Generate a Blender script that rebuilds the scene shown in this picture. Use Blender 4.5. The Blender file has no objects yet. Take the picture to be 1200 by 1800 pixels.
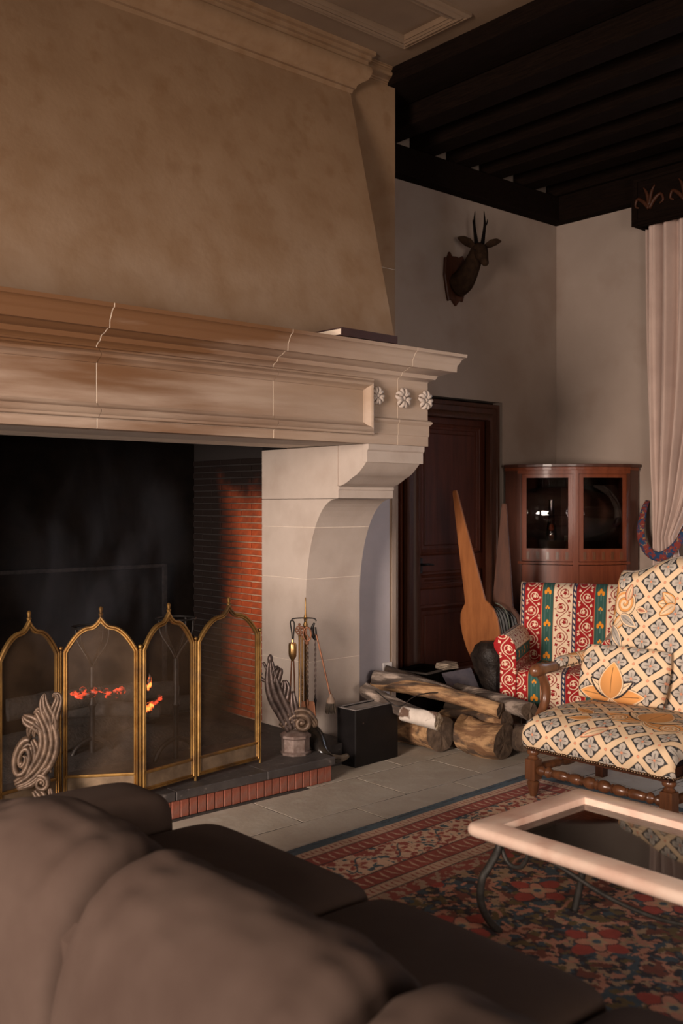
import bpy, bmesh, math, random
import numpy as np
from mathutils import Vector, Matrix
random.seed(7); np.random.seed(7)
PI = math.pi; C = bpy.context.scene.collection; sc = bpy.context.scene
R = math.radians
# ---------------------------------------------------------------- camera
F = 1750.0; HZ = 885.0
FW = Vector((0.6587, 0.7524, 0)).normalized(); RT = Vector((0.7524, -0.6587, 0)).normalized()
EYE = Vector((0, 0, 1.5))
cd = bpy.data.cameras.new('camera'); cam = bpy.data.objects.new('camera', cd); C.objects.link(cam)
cam.location = EYE; cam.rotation_euler = (PI/2, 0, math.atan2(FW.y, FW.x) - PI/2)
cd.sensor_fit = 'VERTICAL'; cd.sensor_height = 36; cd.lens = F/1800*36; cd.shift_y = (HZ-900)/1800
cd.dof.use_dof = True; cd.dof.focus_distance = 5.6; cd.dof.aperture_fstop = 3.2
sc.camera = cam
def at(px, py, d):                      # a point of the room at depth d from the camera plane
    return EYE + FW*d + RT*((px-600)/F*d) + Vector((0, 0, (HZ-py)/F*d))
# ---------------------------------------------------------------- world, light, exposure
sc.view_settings.view_transform = 'Standard'; sc.view_settings.look = 'None'
sc.view_settings.gamma = 1; sc.view_settings.use_curve_mapping = False; sc.view_settings.exposure = 0.12
w = bpy.data.worlds.new('world'); sc.world = w; w.use_nodes = True
w.node_tree.nodes['Background'].inputs[0].default_value = (0.75, 0.82, 1.0, 1); w.node_tree.nodes['Background'].inputs[1].default_value = 1.0
def area(name, loc, to, sx, sy, power, color, spread=PI):
    l = bpy.data.lights.new(name, 'AREA'); l.shape = 'RECTANGLE'; l.size = sx; l.size_y = sy
    l.energy = power; l.color = color; l.spread = spread
    o = bpy.data.objects.new(name, l); C.objects.link(o); o.location = loc
    o.rotation_euler = (Vector(to)-Vector(loc)).to_track_quat('-Z', 'Z').to_euler(); return o
area('window_daylight_left', (-2.93, 1.6, 1.62), (3.9, 3.5, 0.35), 2.0, 1.6, 168, (1.0, 0.82, 0.70), R(92))
area('rear_fill_light', (0.6, -2.4, 1.5), (4.2, 3.6, 0.5), 2.2, 1.5, 76, (1.0, 0.83, 0.72), R(110))  # unseen fill lamp inside the room, before the windowless rear wall
area('window_daylight_right', (7.47, 3.16, 1.92), (4.0, 3.16, 1.7), 1.72, 3.15, 30, (0.85, 0.90, 1.0))
# ---------------------------------------------------------------- materials
def N(nt, t, **k):
    n = nt.nodes.new(t)
    for a, b in k.items(): setattr(n, a, b)
    return n
def rgba(c): return (c[0], c[1], c[2], 1)
def newmat(name):
    m = bpy.data.materials.new(name); m.use_nodes = True; nt = m.node_tree
    b = nt.nodes['Principled BSDF']; return m, nt, b
def mat(name, c1, c2=None, scale=6, rough=.7, metal=0, bump=.15, bscale=60, stretch=(1,1,1), bdist=.004, c3=None, s3=1.5, t3=(.52,.68), coat=0, lo=.35, hi=.65, obj=True, spec=.5, sheen=0, along=None):
    m, nt, b = newmat(name); L = nt.links.new
    b.inputs['Roughness'].default_value = rough; b.inputs['Metallic'].default_value = metal
    b.inputs['Coat Weight'].default_value = coat; b.inputs['Specular IOR Level'].default_value = spec
    if coat: b.inputs['Coat Roughness'].default_value = .12
    if sheen: b.inputs['Sheen Weight'].default_value = sheen
    tc = N(nt, 'ShaderNodeTexCoord'); mp = N(nt, 'ShaderNodeMapping'); mp.inputs['Scale'].default_value = stretch
    if along is not None: mp.vector_type = 'TEXTURE'; mp.inputs['Rotation'].default_value = (0,0,along[0]); mp.inputs['Scale'].default_value = (along[1],1,1)
    L(tc.outputs['Object'], mp.inputs[0])
    col = None
    if c2 is not None:
        nz = N(nt, 'ShaderNodeTexNoise'); nz.inputs['Scale'].default_value = scale; nz.inputs['Detail'].default_value = 6
        nz.inputs['Roughness'].default_value = .6; L(mp.outputs[0], nz.inputs['Vector'])
        r = N(nt, 'ShaderNodeValToRGB'); r.color_ramp.elements[0].position = lo; r.color_ramp.elements[1].position = hi
        r.color_ramp.elements[0].color = rgba(c1); r.color_ramp.elements[1].color = rgba(c2)
        L(nz.outputs['Fac'], r.inputs[0]); col = r.outputs[0]
        if c3 is not None:
            n3 = N(nt, 'ShaderNodeTexNoise'); n3.inputs['Scale'].default_value = s3; n3.inputs['Detail'].default_value = 5
            L(mp.outputs[0], n3.inputs['Vector'])
            mr = N(nt, 'ShaderNodeMapRange'); mr.inputs[1].default_value = t3[0]; mr.inputs[2].default_value = t3[1]; L(n3.outputs['Fac'], mr.inputs[0])
            mx = N(nt, 'ShaderNodeMix', data_type='RGBA'); L(mr.outputs[0], mx.inputs[0]); L(col, mx.inputs[6]); mx.inputs[7].default_value = rgba(c3); col = mx.outputs[2]
        L(col, b.inputs['Base Color'])
    else: b.inputs['Base Color'].default_value = rgba(c1)
    if bump:
        nb = N(nt, 'ShaderNodeTexNoise'); nb.inputs['Scale'].default_value = bscale; nb.inputs['Detail'].default_value = 5; L(mp.outputs[0], nb.inputs['Vector'])
        bp = N(nt, 'ShaderNodeBump'); bp.inputs['Strength'].default_value = bump; bp.inputs['Distance'].default_value = bdist
        L(nb.outputs['Fac'], bp.inputs['Height']); L(bp.outputs[0], b.inputs['Normal'])
    return m
def math_(nt, op, a, b=None, c=None, clamp=False):
    n = N(nt, 'ShaderNodeMath', operation=op); n.use_clamp = clamp
    for i, v in enumerate((a, b, c)):
        if v is None: continue
        if isinstance(v, (int, float)): n.inputs[i].default_value = v
        else: nt.links.new(v, n.inputs[i])
    return n.outputs[0]
def stain_or_shade(m, color, fn, strength=1.0, stretch=(1,1,1)):     # mixes a stain, tone or painted shade of fixed shape (world position) into a material's base colour
    nt = m.node_tree; b = nt.nodes['Principled BSDF']; L = nt.links.new
    g = N(nt, 'ShaderNodeNewGeometry'); s = N(nt, 'ShaderNodeSeparateXYZ'); L(g.outputs['Position'], s.inputs[0])
    nz = N(nt, 'ShaderNodeTexNoise'); nz.inputs['Scale'].default_value = 3.5; nz.inputs['Detail'].default_value = 6; mpp = N(nt, 'ShaderNodeMapping'); mpp.inputs['Scale'].default_value = stretch; L(g.outputs['Position'], mpp.inputs[0]); L(mpp.outputs[0], nz.inputs['Vector'])
    fac = fn(nt, s.outputs[0], s.outputs[1], s.outputs[2], nz.outputs['Fac'])
    fac = math_(nt, 'MULTIPLY', fac, strength, clamp=True)
    mx = N(nt, 'ShaderNodeMix', data_type='RGBA'); L(fac, mx.inputs[0])
    inp = b.inputs['Base Color']
    if inp.is_linked: L(inp.links[0].from_socket, mx.inputs[6])
    else: mx.inputs[6].default_value = inp.default_value
    mx.inputs[7].default_value = rgba(color); L(mx.outputs[2], inp); return m
def ramp01(nt, v, a, b): 
    n = N(nt, 'ShaderNodeMapRange'); n.interpolation_type = 'SMOOTHSTEP'; n.inputs[1].default_value = a; n.inputs[2].default_value = b; nt.links.new(v, n.inputs[0]); return n.outputs[0]
def attrmat(name, rough=.85, bump=.2, bscale=900, sheen=0.0, bdist=.001, spec=.3):
    m, nt, b = newmat(name); L = nt.links.new
    a = N(nt, 'ShaderNodeAttribute', attribute_name='pattern'); L(a.outputs['Color'], b.inputs['Base Color'])
    b.inputs['Roughness'].default_value = rough; b.inputs['Sheen Weight'].default_value = sheen; b.inputs['Specular IOR Level'].default_value = spec
    tc = N(nt, 'ShaderNodeTexCoord'); nb = N(nt, 'ShaderNodeTexNoise'); nb.inputs['Scale'].default_value = bscale; L(tc.outputs['Object'], nb.inputs['Vector'])
    bp = N(nt, 'ShaderNodeBump'); bp.inputs['Strength'].default_value = bump; bp.inputs['Distance'].default_value = bdist
    L(nb.outputs['Fac'], bp.inputs['Height']); L(bp.outputs[0], b.inputs['Normal']); return m
M = {}
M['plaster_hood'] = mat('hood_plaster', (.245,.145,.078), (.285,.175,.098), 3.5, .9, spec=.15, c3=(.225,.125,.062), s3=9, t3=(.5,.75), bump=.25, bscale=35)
stain_or_shade(M['plaster_hood'], (.37,.285,.215), lambda nt,x,y,z,n: math_(nt,'MULTIPLY', math_(nt,'SUBTRACT',1.0,ramp01(nt,z,2.3,3.7)), ramp01(nt,n,.05,.95)), .62)  # lighter and greyer towards the hood's bottom, broken up by noise
M['stone'] = mat('limestone', (.44,.365,.31), (.51,.43,.37), 2.6, .8, c3=(.40,.32,.265), s3=4, bump=.25, bscale=90, t3=(.5,.8))
M['mortar'] = mat('mortar', (.62,.52,.43), (.72,.62,.52), 20, .9, bump=.3)
M['mortar_pale'] = mat('pale_mortar', (.78,.66,.52), (.86,.75,.62), 20, .9, bump=.2)
M['stone_sooty'] = stain_or_shade(mat('limestone_smoked', (.40,.30,.225), (.50,.39,.31), 3.2, .75, c3=(.36,.25,.17), s3=3, t3=(.45,.8), bump=.25, bscale=90, stretch=(.25,1,1.8)), (.15,.065,.022),
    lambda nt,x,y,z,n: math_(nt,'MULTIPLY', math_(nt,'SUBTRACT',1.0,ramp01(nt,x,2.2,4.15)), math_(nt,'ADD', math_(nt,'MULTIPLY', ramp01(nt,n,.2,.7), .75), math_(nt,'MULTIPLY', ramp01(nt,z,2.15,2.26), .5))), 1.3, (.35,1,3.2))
M['wall'] = mat('wall_plaster', (.32,.25,.205), (.36,.285,.235), 1.6, .9, spec=.2, bump=.2, bscale=25, c3=(.30,.225,.18), s3=2)
M['ceil_plaster'] = mat('ceiling_plaster', (.15,.092,.052), (.19,.12,.07), 2, .9, bump=.1)
M['dark_wood'] = mat('dark_beam_wood', (.006,.0035,.0025), (.011,.006,.004), 12, .9, spec=.04, bump=.3, stretch=(8,.6,8))
M['door_wood'] = mat('door_wood', (.055,.013,.006), (.085,.021,.009), 5, .5, spec=.2, bump=.15, stretch=(6,6,.5))
M['walnut'] = mat('walnut', (.085,.031,.013), (.17,.066,.027), 7, .35, bump=.1, stretch=(5,5,.6), coat=.35)
M['walnut_dark'] = mat('walnut_dark', (.045,.016,.008), (.070,.024,.012), 7, .45, bump=.1, stretch=(5,5,.6), spec=.22)
M['cabinet'] = mat('cabinet_mahogany', (.14,.034,.014), (.20,.052,.022), 6, .36, bump=.06, stretch=(5,5,.5), coat=.1, spec=.3)
M['cabinet_dark'] = mat('cabinet_mahogany_dark', (.060,.022,.014), (.09,.032,.02), 6, .4, bump=.06, stretch=(5,5,.5), coat=.2)
M['brass'] = mat('aged_brass', (.27,.145,.045), (.44,.26,.085), 14, .42, metal=.9, bump=.2, c3=(.20,.12,.06), s3=9, t3=(.5,.7))
M['iron'] = mat('black_iron', (.014,.012,.012), (.03,.026,.024), 20, .5, metal=.6, bump=.3)
M['soot'] = mat('soot', (.004,.003,.0025), (.007,.005,.004), 8, .98, spec=.03, bump=.3)
M['bronze'] = mat('weathered_bronze', (.055,.034,.022), (.15,.098,.066), 30, .5, metal=.45, bump=.3)
M['bronze_dark'] = mat('dark_bronze', (.05,.035,.03), (.115,.08,.068), 30, .4, metal=.5, bump=.3)
M['black_paint'] = mat('black_lacquer', (.006,.005,.005), (.010,.008,.008), 6, .42, spec=.25, bump=.15, c3=(.10,.07,.05), s3=22, t3=(.74,.80))
M['flag'] = mat('flagstone', (.34,.285,.225), (.43,.375,.305), 2.2, .7, c3=(.43,.385,.32), s3=9, bump=.35, bscale=40)
M['joint'] = mat('floor_joint', (.022,.017,.013), (.045,.036,.028), 20, .95)
M['slate'] = mat('hearth_slate', (.026,.021,.020), (.055,.046,.042), 9, .6, bump=.3, c3=(.12,.10,.09), s3=30, t3=(.60,.72))
# ---------------------------------------------------------------- mesh helpers
def props(o, label=None, cat=None, group=None, kind=None):
    if label: o['label'] = label
    if cat: o['category'] = cat
    if group: o['group'] = group
    if kind: o['kind'] = kind
    return o
ROOT = {}
def thing(name, loc, label, cat, group=None, rz=0, local=False):
    o = bpy.data.objects.new(name, None); C.objects.link(o); o.location = loc; o.rotation_euler = (0,0,rz); o.empty_display_size = .1
    ROOT[o.name] = None if local else Matrix.Translation(-Vector(loc))
    return props(o, label, cat, group)
def link(name, me, m, parent=None, smooth=False, origin=None):
    if m is not None: me.materials.append(m)
    if smooth: me.polygons.foreach_set('use_smooth', [True]*len(me.polygons))
    if origin is not None: me.transform(Matrix.Translation(-Vector(origin)))
    o = bpy.data.objects.new(name, me); C.objects.link(o)
    if origin is not None: o.location = origin
    if parent is not None:
        o.parent = parent
        inv = ROOT.get(parent.name)
        if inv is not None: o.matrix_parent_inverse = inv
    return o
class MB:
    def __init__(s): s.v = []; s.f = []
    def add(s, v, f):
        n = len(s.v); s.v += [tuple(p) for p in v]; s.f += [tuple(i+n for i in q) for q in f]; return s
    def box(s, x0, x1, y0, y1, z0, z1, mtx=None):
        v = [Vector(p) for p in ((x0,y0,z0),(x1,y0,z0),(x1,y1,z0),(x0,y1,z0),(x0,y0,z1),(x1,y0,z1),(x1,y1,z1),(x0,y1,z1))]
        if mtx is not None: v = [mtx @ p for p in v]
        return s.add(v, [(0,3,2,1),(4,5,6,7),(0,1,5,4),(1,2,6,5),(2,3,7,6),(3,0,4,7)])
    def prism(s, poly, fn, a0, a1):          # fn(p, q, a) -> 3D ; poly any simple polygon
        n = len(poly); v = [fn(p, q, a0) for p, q in poly] + [fn(p, q, a1) for p, q in poly]
        return s.add(v, [tuple(range(n))[::-1], tuple(range(n, 2*n))] + [(i, (i+1) % n, n+(i+1) % n, n+i) for i in range(n)])
    def lathe(s, prof, center, axis=(0,0,1), seg=20, up=None):
        a = Vector(axis).normalized(); u = a.orthogonal().normalized() if up is None else (Vector(up)-a*a.dot(Vector(up))).normalized(); w = a.cross(u)
        c = Vector(center); v = []; f = []
        for r, h in prof:
            for k in range(seg):
                t = 2*PI*k/seg; v.append(c + a*h + (u*math.cos(t)+w*math.sin(t))*r)
        for i in range(len(prof)-1):
            for k in range(seg): f.append((i*seg+k, i*seg+(k+1) % seg, (i+1)*seg+(k+1) % seg, (i+1)*seg+k))
        f.append(tuple(range(seg))[::-1]); f.append(tuple((len(prof)-1)*seg+k for k in range(seg)))
        return s.add(v, f)
    def tube(s, pts, rad, seg=8, sub=4, flat=1.0, flatdir=None, closed=False):
        pts = [Vector(p) for p in pts]; n = len(pts)
        rr = list(rad) if isinstance(rad, (list, tuple)) else [rad]*n
        P = []; Q = []
        if sub > 1 and n > 2:
            for i in range(n if closed else n-1):
                g = (lambda k: pts[k % n]) if closed else (lambda k: pts[min(max(k,0),n-1)])
                h = (lambda k: rr[k % n]) if closed else (lambda k: rr[min(max(k,0),n-1)])
                p0,p1,p2,p3 = g(i-1),g(i),g(i+1),g(i+2)
                for k in range(sub):
                    t = k/sub
                    P.append(.5*((2*p1)+(p2-p0)*t+(2*p0-5*p1+4*p2-p3)*t*t+(3*p1-p0-3*p2+p3)*t**3)); Q.append(h(i)*(1-t)+h(i+1)*t)
            if not closed: P.append(pts[-1]); Q.append(rr[-1])
        else: P, Q = pts, rr
        m = len(P); v = []; f = []
        ref = Vector(flatdir) if flatdir is not None else None; nrm = None
        for i in range(m):
            t = (P[(i+1) % m]-P[i-1]) if closed else (P[min(i+1,m-1)]-P[max(i-1,0)])
            t = t.normalized() if t.length > 1e-9 else Vector((0,0,1))
            if ref is not None: u = ref - t*ref.dot(t)
            elif nrm is None: u = t.orthogonal()
            else: u = nrm - t*nrm.dot(t)
            if u.length < 1e-6: u = t.orthogonal()
            u.normalize(); nrm = u; w = t.cross(u)
            for k in range(seg):
                a = 2*PI*k/seg; v.append(P[i] + u*math.cos(a)*Q[i]*flat + w*math.sin(a)*Q[i])
        for i in range(m if closed else m-1):
            j = (i+1) % m
            for k in range(seg): f.append((i*seg+k, i*seg+(k+1) % seg, j*seg+(k+1) % seg, j*seg+k))
        if not closed: f.append(tuple(range(seg))[::-1]); f.append(tuple((m-1)*seg+k for k in range(seg)))
        return s.add(v, f)
    def sphere(s, c, r, seg=12, rings=8, sc3=(1,1,1)):
        c = Vector(c); v = []; f = []
        for i in range(rings+1):
            ph = PI*i/rings
            for k in range(seg): t = 2*PI*k/seg; v.append(c + Vector((math.sin(ph)*math.cos(t)*sc3[0], math.sin(ph)*math.sin(t)*sc3[1], math.cos(ph)*sc3[2]))*r)
        for i in range(rings):
            for k in range(seg): f.append((i*seg+k, (i+1)*seg+k, (i+1)*seg+(k+1) % seg, i*seg+(k+1) % seg))
        return s.add(v, f)
    def sweep(s, prof, path, org, U, V, Nn, closed=False):   # prof: (a = offset to the left of the path in plane U,V ; b = along Nn)
        org, U, V, Nn = Vector(org), Vector(U), Vector(V), Vector(Nn)
        n = len(path); m = len(prof); v = []; f = []
        def nrm(a, b): d = (b[0]-a[0], b[1]-a[1]); l = math.hypot(*d); return (-d[1]/l, d[0]/l)
        for i in range(n):
            if closed or 0 < i < n-1:
                a = nrm(path[i-1], path[i]); b = nrm(path[i], path[(i+1) % n]); k = 1+a[0]*b[0]+a[1]*b[1]; mt = ((a[0]+b[0])/k, (a[1]+b[1])/k)
            elif i == 0: mt = nrm(path[0], path[1])
            else: mt = nrm(path[-2], path[-1])
            for (a_, b_) in prof: v.append(org + U*(path[i][0]+mt[0]*a_) + V*(path[i][1]+mt[1]*a_) + Nn*b_)
        for i in range(n if closed else n-1):
            j = (i+1) % n
            for k in range(m): f.append((i*m+k, i*m+(k+1) % m, j*m+(k+1) % m, j*m+k))
        if not closed: f.append(tuple(range(m))[::-1]); f.append(tuple((n-1)*m+k for k in range(m)))
        return s.add(v, f)
    def build(s, name, m, parent=None, smooth=False, bevel=0, bseg=2, origin=None, merge=False, angle=35):
        me = bpy.data.meshes.new(name); me.from_pydata(s.v, [], s.f)
        bm = bmesh.new(); bm.from_mesh(me)
        if merge: bmesh.ops.remove_doubles(bm, verts=bm.verts, dist=1e-5)
        bmesh.ops.recalc_face_normals(bm, faces=bm.faces)
        if bevel:
            es = [e for e in bm.edges if len(e.link_faces) == 2 and e.calc_face_angle(0) > R(angle)]
            bmesh.ops.bevel(bm, geom=es, offset=bevel, segments=bseg, affect='EDGES', profile=.6, clamp_overlap=True)
        bm.to_mesh(me); bm.free()
        if smooth == 'auto':
            me.polygons.foreach_set('use_smooth', [True]*len(me.polygons)); me.set_sharp_from_angle(angle=R(38)); smooth = False
        return link(name, me, m, parent, smooth, origin)
def B(name, x0, x1, y0, y1, z0, z1, m, parent=None, bevel=.003, mtx=None, origin=None):
    return MB().box(x0,x1,y0,y1,z0,z1,mtx).build(name, m, parent, bevel=bevel, bseg=1, origin=origin)
def struct(o): o['kind'] = 'structure'; return o
# ================================================================ ROOM SHELL
XR, YW = 7.13, 5.3; XL, YR = -3.0, -2.6
BX, BY = 4.624, 4.742                       # right edge and front plane of the chimney breast
BXL = -0.02
# floor slab with flagstones as pieces
floor = struct(B('floor', XL-.2, XR+.5, YR-.2, 6.0, -.2, -.0018, M['joint'], bevel=0))
fr = random.Random(3)
rows = []; y = 4.05
while y > -.4: rows.append((y-.405, y)); y -= .405
rows = [(4.05, 4.46), (4.46, 4.87), (4.87, 5.3)] + rows
flagme = []
for i, (y0, y1) in enumerate(rows):
    if i == 3: xs = [.8,1.5,2.2,2.95,3.64,4.23,4.95,5.6,6.3,7.12]
    elif i == 4: xs = [.8,1.3,1.95,2.6,3.28,3.98,4.62,5.3,6.0,6.6,7.12]
    else:
        xs = [.8]; 
        while xs[-1] < 6.6: xs.append(xs[-1]+fr.uniform(.5,.8))
        xs[-1] = 7.12
    for a, b in zip(xs, xs[1:]):
        if i < 3 and b < 3.5: continue
        g = .0045; dz = fr.uniform(-.0006,.0006); mb = MB(); w_, h_ = b-a-2*g, y1-y0-2*g
        n = 5; base = []
        for e in range(4):                 # slightly uneven edges
            for k in range(n):
                t = k/n; j = fr.uniform(-.002,.002)
                base.append([(a+g+w_*t, y0+g+j), (b-g+j, y0+g+h_*t), (b-g-w_*t, y1-g+j), (a+g+j, y1-g-h_*t)][e])
        mb.prism(base, lambda p,q,z: Vector((p,q,z)), -.03, dz)
        o = mb.build('flagstone', M['flag'], floor, bevel=.0008, bseg=1)
# walls
HC = 4.36
wf = struct(MB().box(BX-.3, 5.2, YW, YW+.25, 0, 4.9).box(6.40, XR+.25, YW, YW+.25, 0, 4.9).box(5.2, 6.40, YW, YW+.25, 2.33, 4.9).box(XL-.2, BXL+.2, YW, YW+.25, 0, 4.9).build('wall_back', M['wall']))
WY0, WY1, WZ0, WZ1 = 2.3, 4.02, .35, 3.5
wr = struct(MB().box(XR, XR+.35, WY1, YW+.25, 0, 4.9).box(XR, XR+.35, YR-.2, WY0, 0, 4.9).box(XR, XR+.35, WY0, WY1, 0, WZ0).box(XR, XR+.35, WY0, WY1, WZ1, 4.9).build('wall_right', M['wall']))
struct(MB().box(XL-.25, XL, YR-.2, .55, 0, 4.9).box(XL-.25, XL, 2.65, YW+.25, 0, 4.9).box(XL-.25, XL, .55, 2.65, 0, .6).box(XL-.25, XL, .55, 2.65, 2.35, 4.9).build('wall_left', M['wall']))
struct(B('wall_rear', XL-.2, XR+.3, YR-.25, YR, 0, 4.9, M['wall'], bevel=0))
# ceilings
BEX0, BEX1 = 4.55, 4.88
pc = struct(B('ceiling_stone', XL-.2, BEX0, YR-.2, YW+.2, HC, HC+.2, M['ceil_plaster'], bevel=0)); pc.name = 'ceiling_1'
bc = struct(B('ceiling_2', BEX1-.02, XR+.3, YR-.2, YW+.2, 4.36, 4.5, M['dark_wood'], bevel=0))
for k in range(13):
    x0 = BEX1 + k*.175
    B('board', x0+.002, min(x0+.173, XR), YR, YW, 4.342, 4.362, M['dark_wood'], bc, bevel=.003)
tm = struct(B('trim_1', BEX0, BEX1, YR, BY+.55, 4.257, 4.55, M['dark_wood'], bevel=.008))
for k, x in enumerate((4.90, 5.31, 5.711, 6.099, 6.528, 6.97)):
    j = B('joist', x, x+.19, YR, YW-.005, 4.127, 4.345, M['dark_wood'], None, bevel=.008); j.parent = bc
struct(B('trim_2', BX-.1, XR, 5.19, YW+.01, 3.915, 4.125, M['dark_wood'], bevel=.006))
struct(B('trim_3', XR-.11, XR+.01, YR, YW-.1, 3.915, 4.36, M['dark_wood'], bevel=.006))
# moulded rectangular frame on the stone ceiling
fprof = [(0,0),(.0,-.018),(.02,-.03),(.03,-.022),(.042,-.03),(.055,-.038),(.066,-.03),(.078,-.034),(.09,-.022),(.1,-.028),(.112,-.01),(.112,0)]
fm = MB().sweep([(a, b) for a, b in fprof], [(-.2,3.87),(4.40,3.87),(4.40,4.43),(-.2,4.43)], (0,0,HC), (1,0,0), (0,1,0), (0,0,1), closed=True)
o = struct(fm.build('trim_4', M['ceil_plaster'], smooth='auto'))
# narrow corner bead and socket on the breast
# ================================================================ FIREPLACE
fp = thing('fireplace', (2.25, 4.4, 0), 'monumental limestone fireplace with tapering plaster hood, moulded mantel shelf and brick firebox', 'fireplace')
XLg0, XLg1 = .32, .755; XRg0, XRg1 = 3.743, 4.178
# breast
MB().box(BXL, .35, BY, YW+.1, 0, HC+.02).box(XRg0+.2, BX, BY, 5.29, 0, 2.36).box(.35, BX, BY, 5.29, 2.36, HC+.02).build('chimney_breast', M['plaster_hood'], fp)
MB().box(XRg1-.03, BX, BY-.004, BY+.02, 3.05, 3.052).build('joint_line', M['mortar'], fp)
MB().box(BX-.032, BX+.004, BY-.006, BY+.03, 0, 2.3).box(BX-.052, BX-.046, BY-.004, BY+.03, 0, 2.3).build('corner_bead', M['wall'], fp, bevel=.002)
B('side_plaster', XRg1-.02, BX-.053, BY-.003, BY+.02, 0, 2.0, mat('lilac_plaster', (.40,.37,.39), (.46,.42,.44), 3, .9, spec=.2), fp, bevel=0)
# hood : tapering prism
def hoodY(z): return 4.279 + .25*(z-2.37)
HX0, HX1 = .3, 4.2
hv = [(hoodY(2.30), 2.30), (hoodY(4.36), 4.36), (5.4, 4.36), (5.4, 2.30)]
mbh = MB()
nx, nz = 60, 30                                    # front face with a slightly uneven hand-trowelled surface
hv_, hf_ = [], []
rn = np.random.RandomState(5); ph = rn.rand(12)*6.28
def wob(x, z):
    return .003*(math.sin(2.1*x+ph[0])*math.sin(2.7*z+ph[1])+.5*math.sin(5.3*x+1.7*z+ph[2])+.4*math.sin(7.9*z-3.1*x+ph[3]))
for i in range(nx+1):
    for j in range(nz+1):
        x = HX0+(HX1-HX0)*i/nx; z = 2.30+2.06*j/nz; e = min(1, min(i, nx-i)/3)
        hv_.append((x, hoodY(z)+wob(x, z)*e, z))
for i in range(nx):
    for j in range(nz): a = i*(nz+1)+j; hf_.append((a, a+nz+1, a+nz+2, a+1))
nb_ = len(hv_)
for i in (0, nx):
    x = HX0+(HX1-HX0)*i/nx; hv_ += [(x, 5.35, 2.30), (x, 5.35, 4.36)]
hf_.append(tuple([j for j in range(nz+1)] + [nb_+1, nb_])); hf_.append(tuple([nx*(nz+1)+j for j in range(nz, -1, -1)] + [nb_+2, nb_+3]))
hf_.append(tuple([i*(nz+1) for i in range(nx, -1, -1)] + [nb_, nb_+2]))
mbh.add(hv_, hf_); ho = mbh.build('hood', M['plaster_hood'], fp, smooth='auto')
# crown moulding at the hood's top, then along the breast
cprof = [(-.02,4.10),(.012,4.10),(.018,4.125),(.03,4.13),(.034,4.15),(.05,4.165),(.085,4.185),(.10,4.215),(.105,4.24),(.10,4.262),(.085,4.272),(.085,4.30),(.10,4.305),(.10,4.33),(.12,4.335),(.12,4.37),(-.02,4.37)]
def crown(x0, x1, yf, yb, mtl, nm, k=1.0, z0=0):
    p = [((a*k), (b-z0)) for a, b in cprof]
    return MB().sweep(p, [(x1, yb), (x1, yf), (x0, yf)][::-1], (0,0,z0), (1,0,0), (0,1,0), (0,0,1))
yt = hoodY(4.14)
def cm(path, prof): return MB().sweep([(-a, b) for a, b in prof], path, (0,0,0), (1,0,0), (0,1,0), (0,0,1))
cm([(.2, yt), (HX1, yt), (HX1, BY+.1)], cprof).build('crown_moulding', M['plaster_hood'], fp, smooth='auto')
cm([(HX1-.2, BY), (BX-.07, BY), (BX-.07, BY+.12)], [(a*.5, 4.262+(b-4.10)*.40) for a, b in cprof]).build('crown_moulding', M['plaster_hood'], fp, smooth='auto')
# mantel blocks (joints between them) ----------------------------------------------------
MY = 4.05; MX1 = 4.222; MX0 = .28
joints = [MX0, 1.05, 2.10, 3.085, 3.97, MX1]
crownp = [(-.08,2.205),(0,2.205),(.006,2.213),(.030,2.222),(.036,2.235),(.040,2.243),(.055,2.247),(.075,2.253),(.088,2.262),(.10,2.266),(.118,2.266),(.120,2.300),(.124,2.309),(.128,2.312),(.132,2.322),(.140,2.338),(.152,2.348),(.160,2.350),(.162,2.368),(-.08,2.372)]
basep = [(-.08,1.833),(0,1.833),(.0,1.888),(.004,1.892),(.004,1.95),(.008,1.953),(.012,1.958),(.018,1.964),(.018,1.974),(.006,1.982),(-.08,1.984)]
basep_l = [(-.08,1.833),(0,1.833),(.0,1.872),(.004,1.878),(-.08,1.880)]
friez_l = [(-.08,1.880),(-.004,1.880),(-.004,2.205),(-.08,2.205)]
friez_r = [(-.08,1.984),(-.002,1.984),(-.002,2.205),(-.08,2.205)]
MS = M['stone_sooty']
for k in range(5):
    a, b = joints[k]+.0025, joints[k+1]-.0025
    last = k == 4; first = k == 0
    if last: path = [(a, MY), (b, MY), (b, BY+.02)]
    elif first: path = [(a, BY+.02), (a, MY), (b, MY)]
    else: path = [(a, MY), (b, MY)]
    cm(path, crownp).build('shelf_block', MS, fp, bevel=0, smooth='auto')
    if k == 3:                        # the panelled run stops inside this block
        cm([(a, MY), (3.777, MY)], basep_l).build('frieze_block', MS, fp); cm([(a, MY), (3.777, MY)], friez_l).build('frieze_block', MS, fp)
        cm([(3.777, MY), (b, MY)], basep).build('base_block', MS, fp); cm([(3.777, MY), (b, MY)], friez_r).build('frieze_block', MS, fp)
    elif last: cm(path, basep).build('base_block', MS, fp); cm(path, friez_r).build('frieze_block', MS, fp)
    else: cm(path, basep_l).build('base_block', MS, fp); cm(path, friez_l).build('frieze_block', MS, fp)
for k, j in enumerate(joints[1:-1]):
    ins = lambda p: [(a-.0012, b) for a, b in p]
    m_j = cm([(j-.0035, MY), (j+.0035, MY)], ins(crownp)); lo_ = basep if k == 3 else basep_l; hi_ = friez_r if k == 3 else friez_l
    for p in (lo_, hi_): q = cm([(j-.0035, MY), (j+.0035, MY)], ins(p)); m_j.add(q.v, q.f)
    m_j.build('mortar_joint', M['mortar_pale'], fp)
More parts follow.
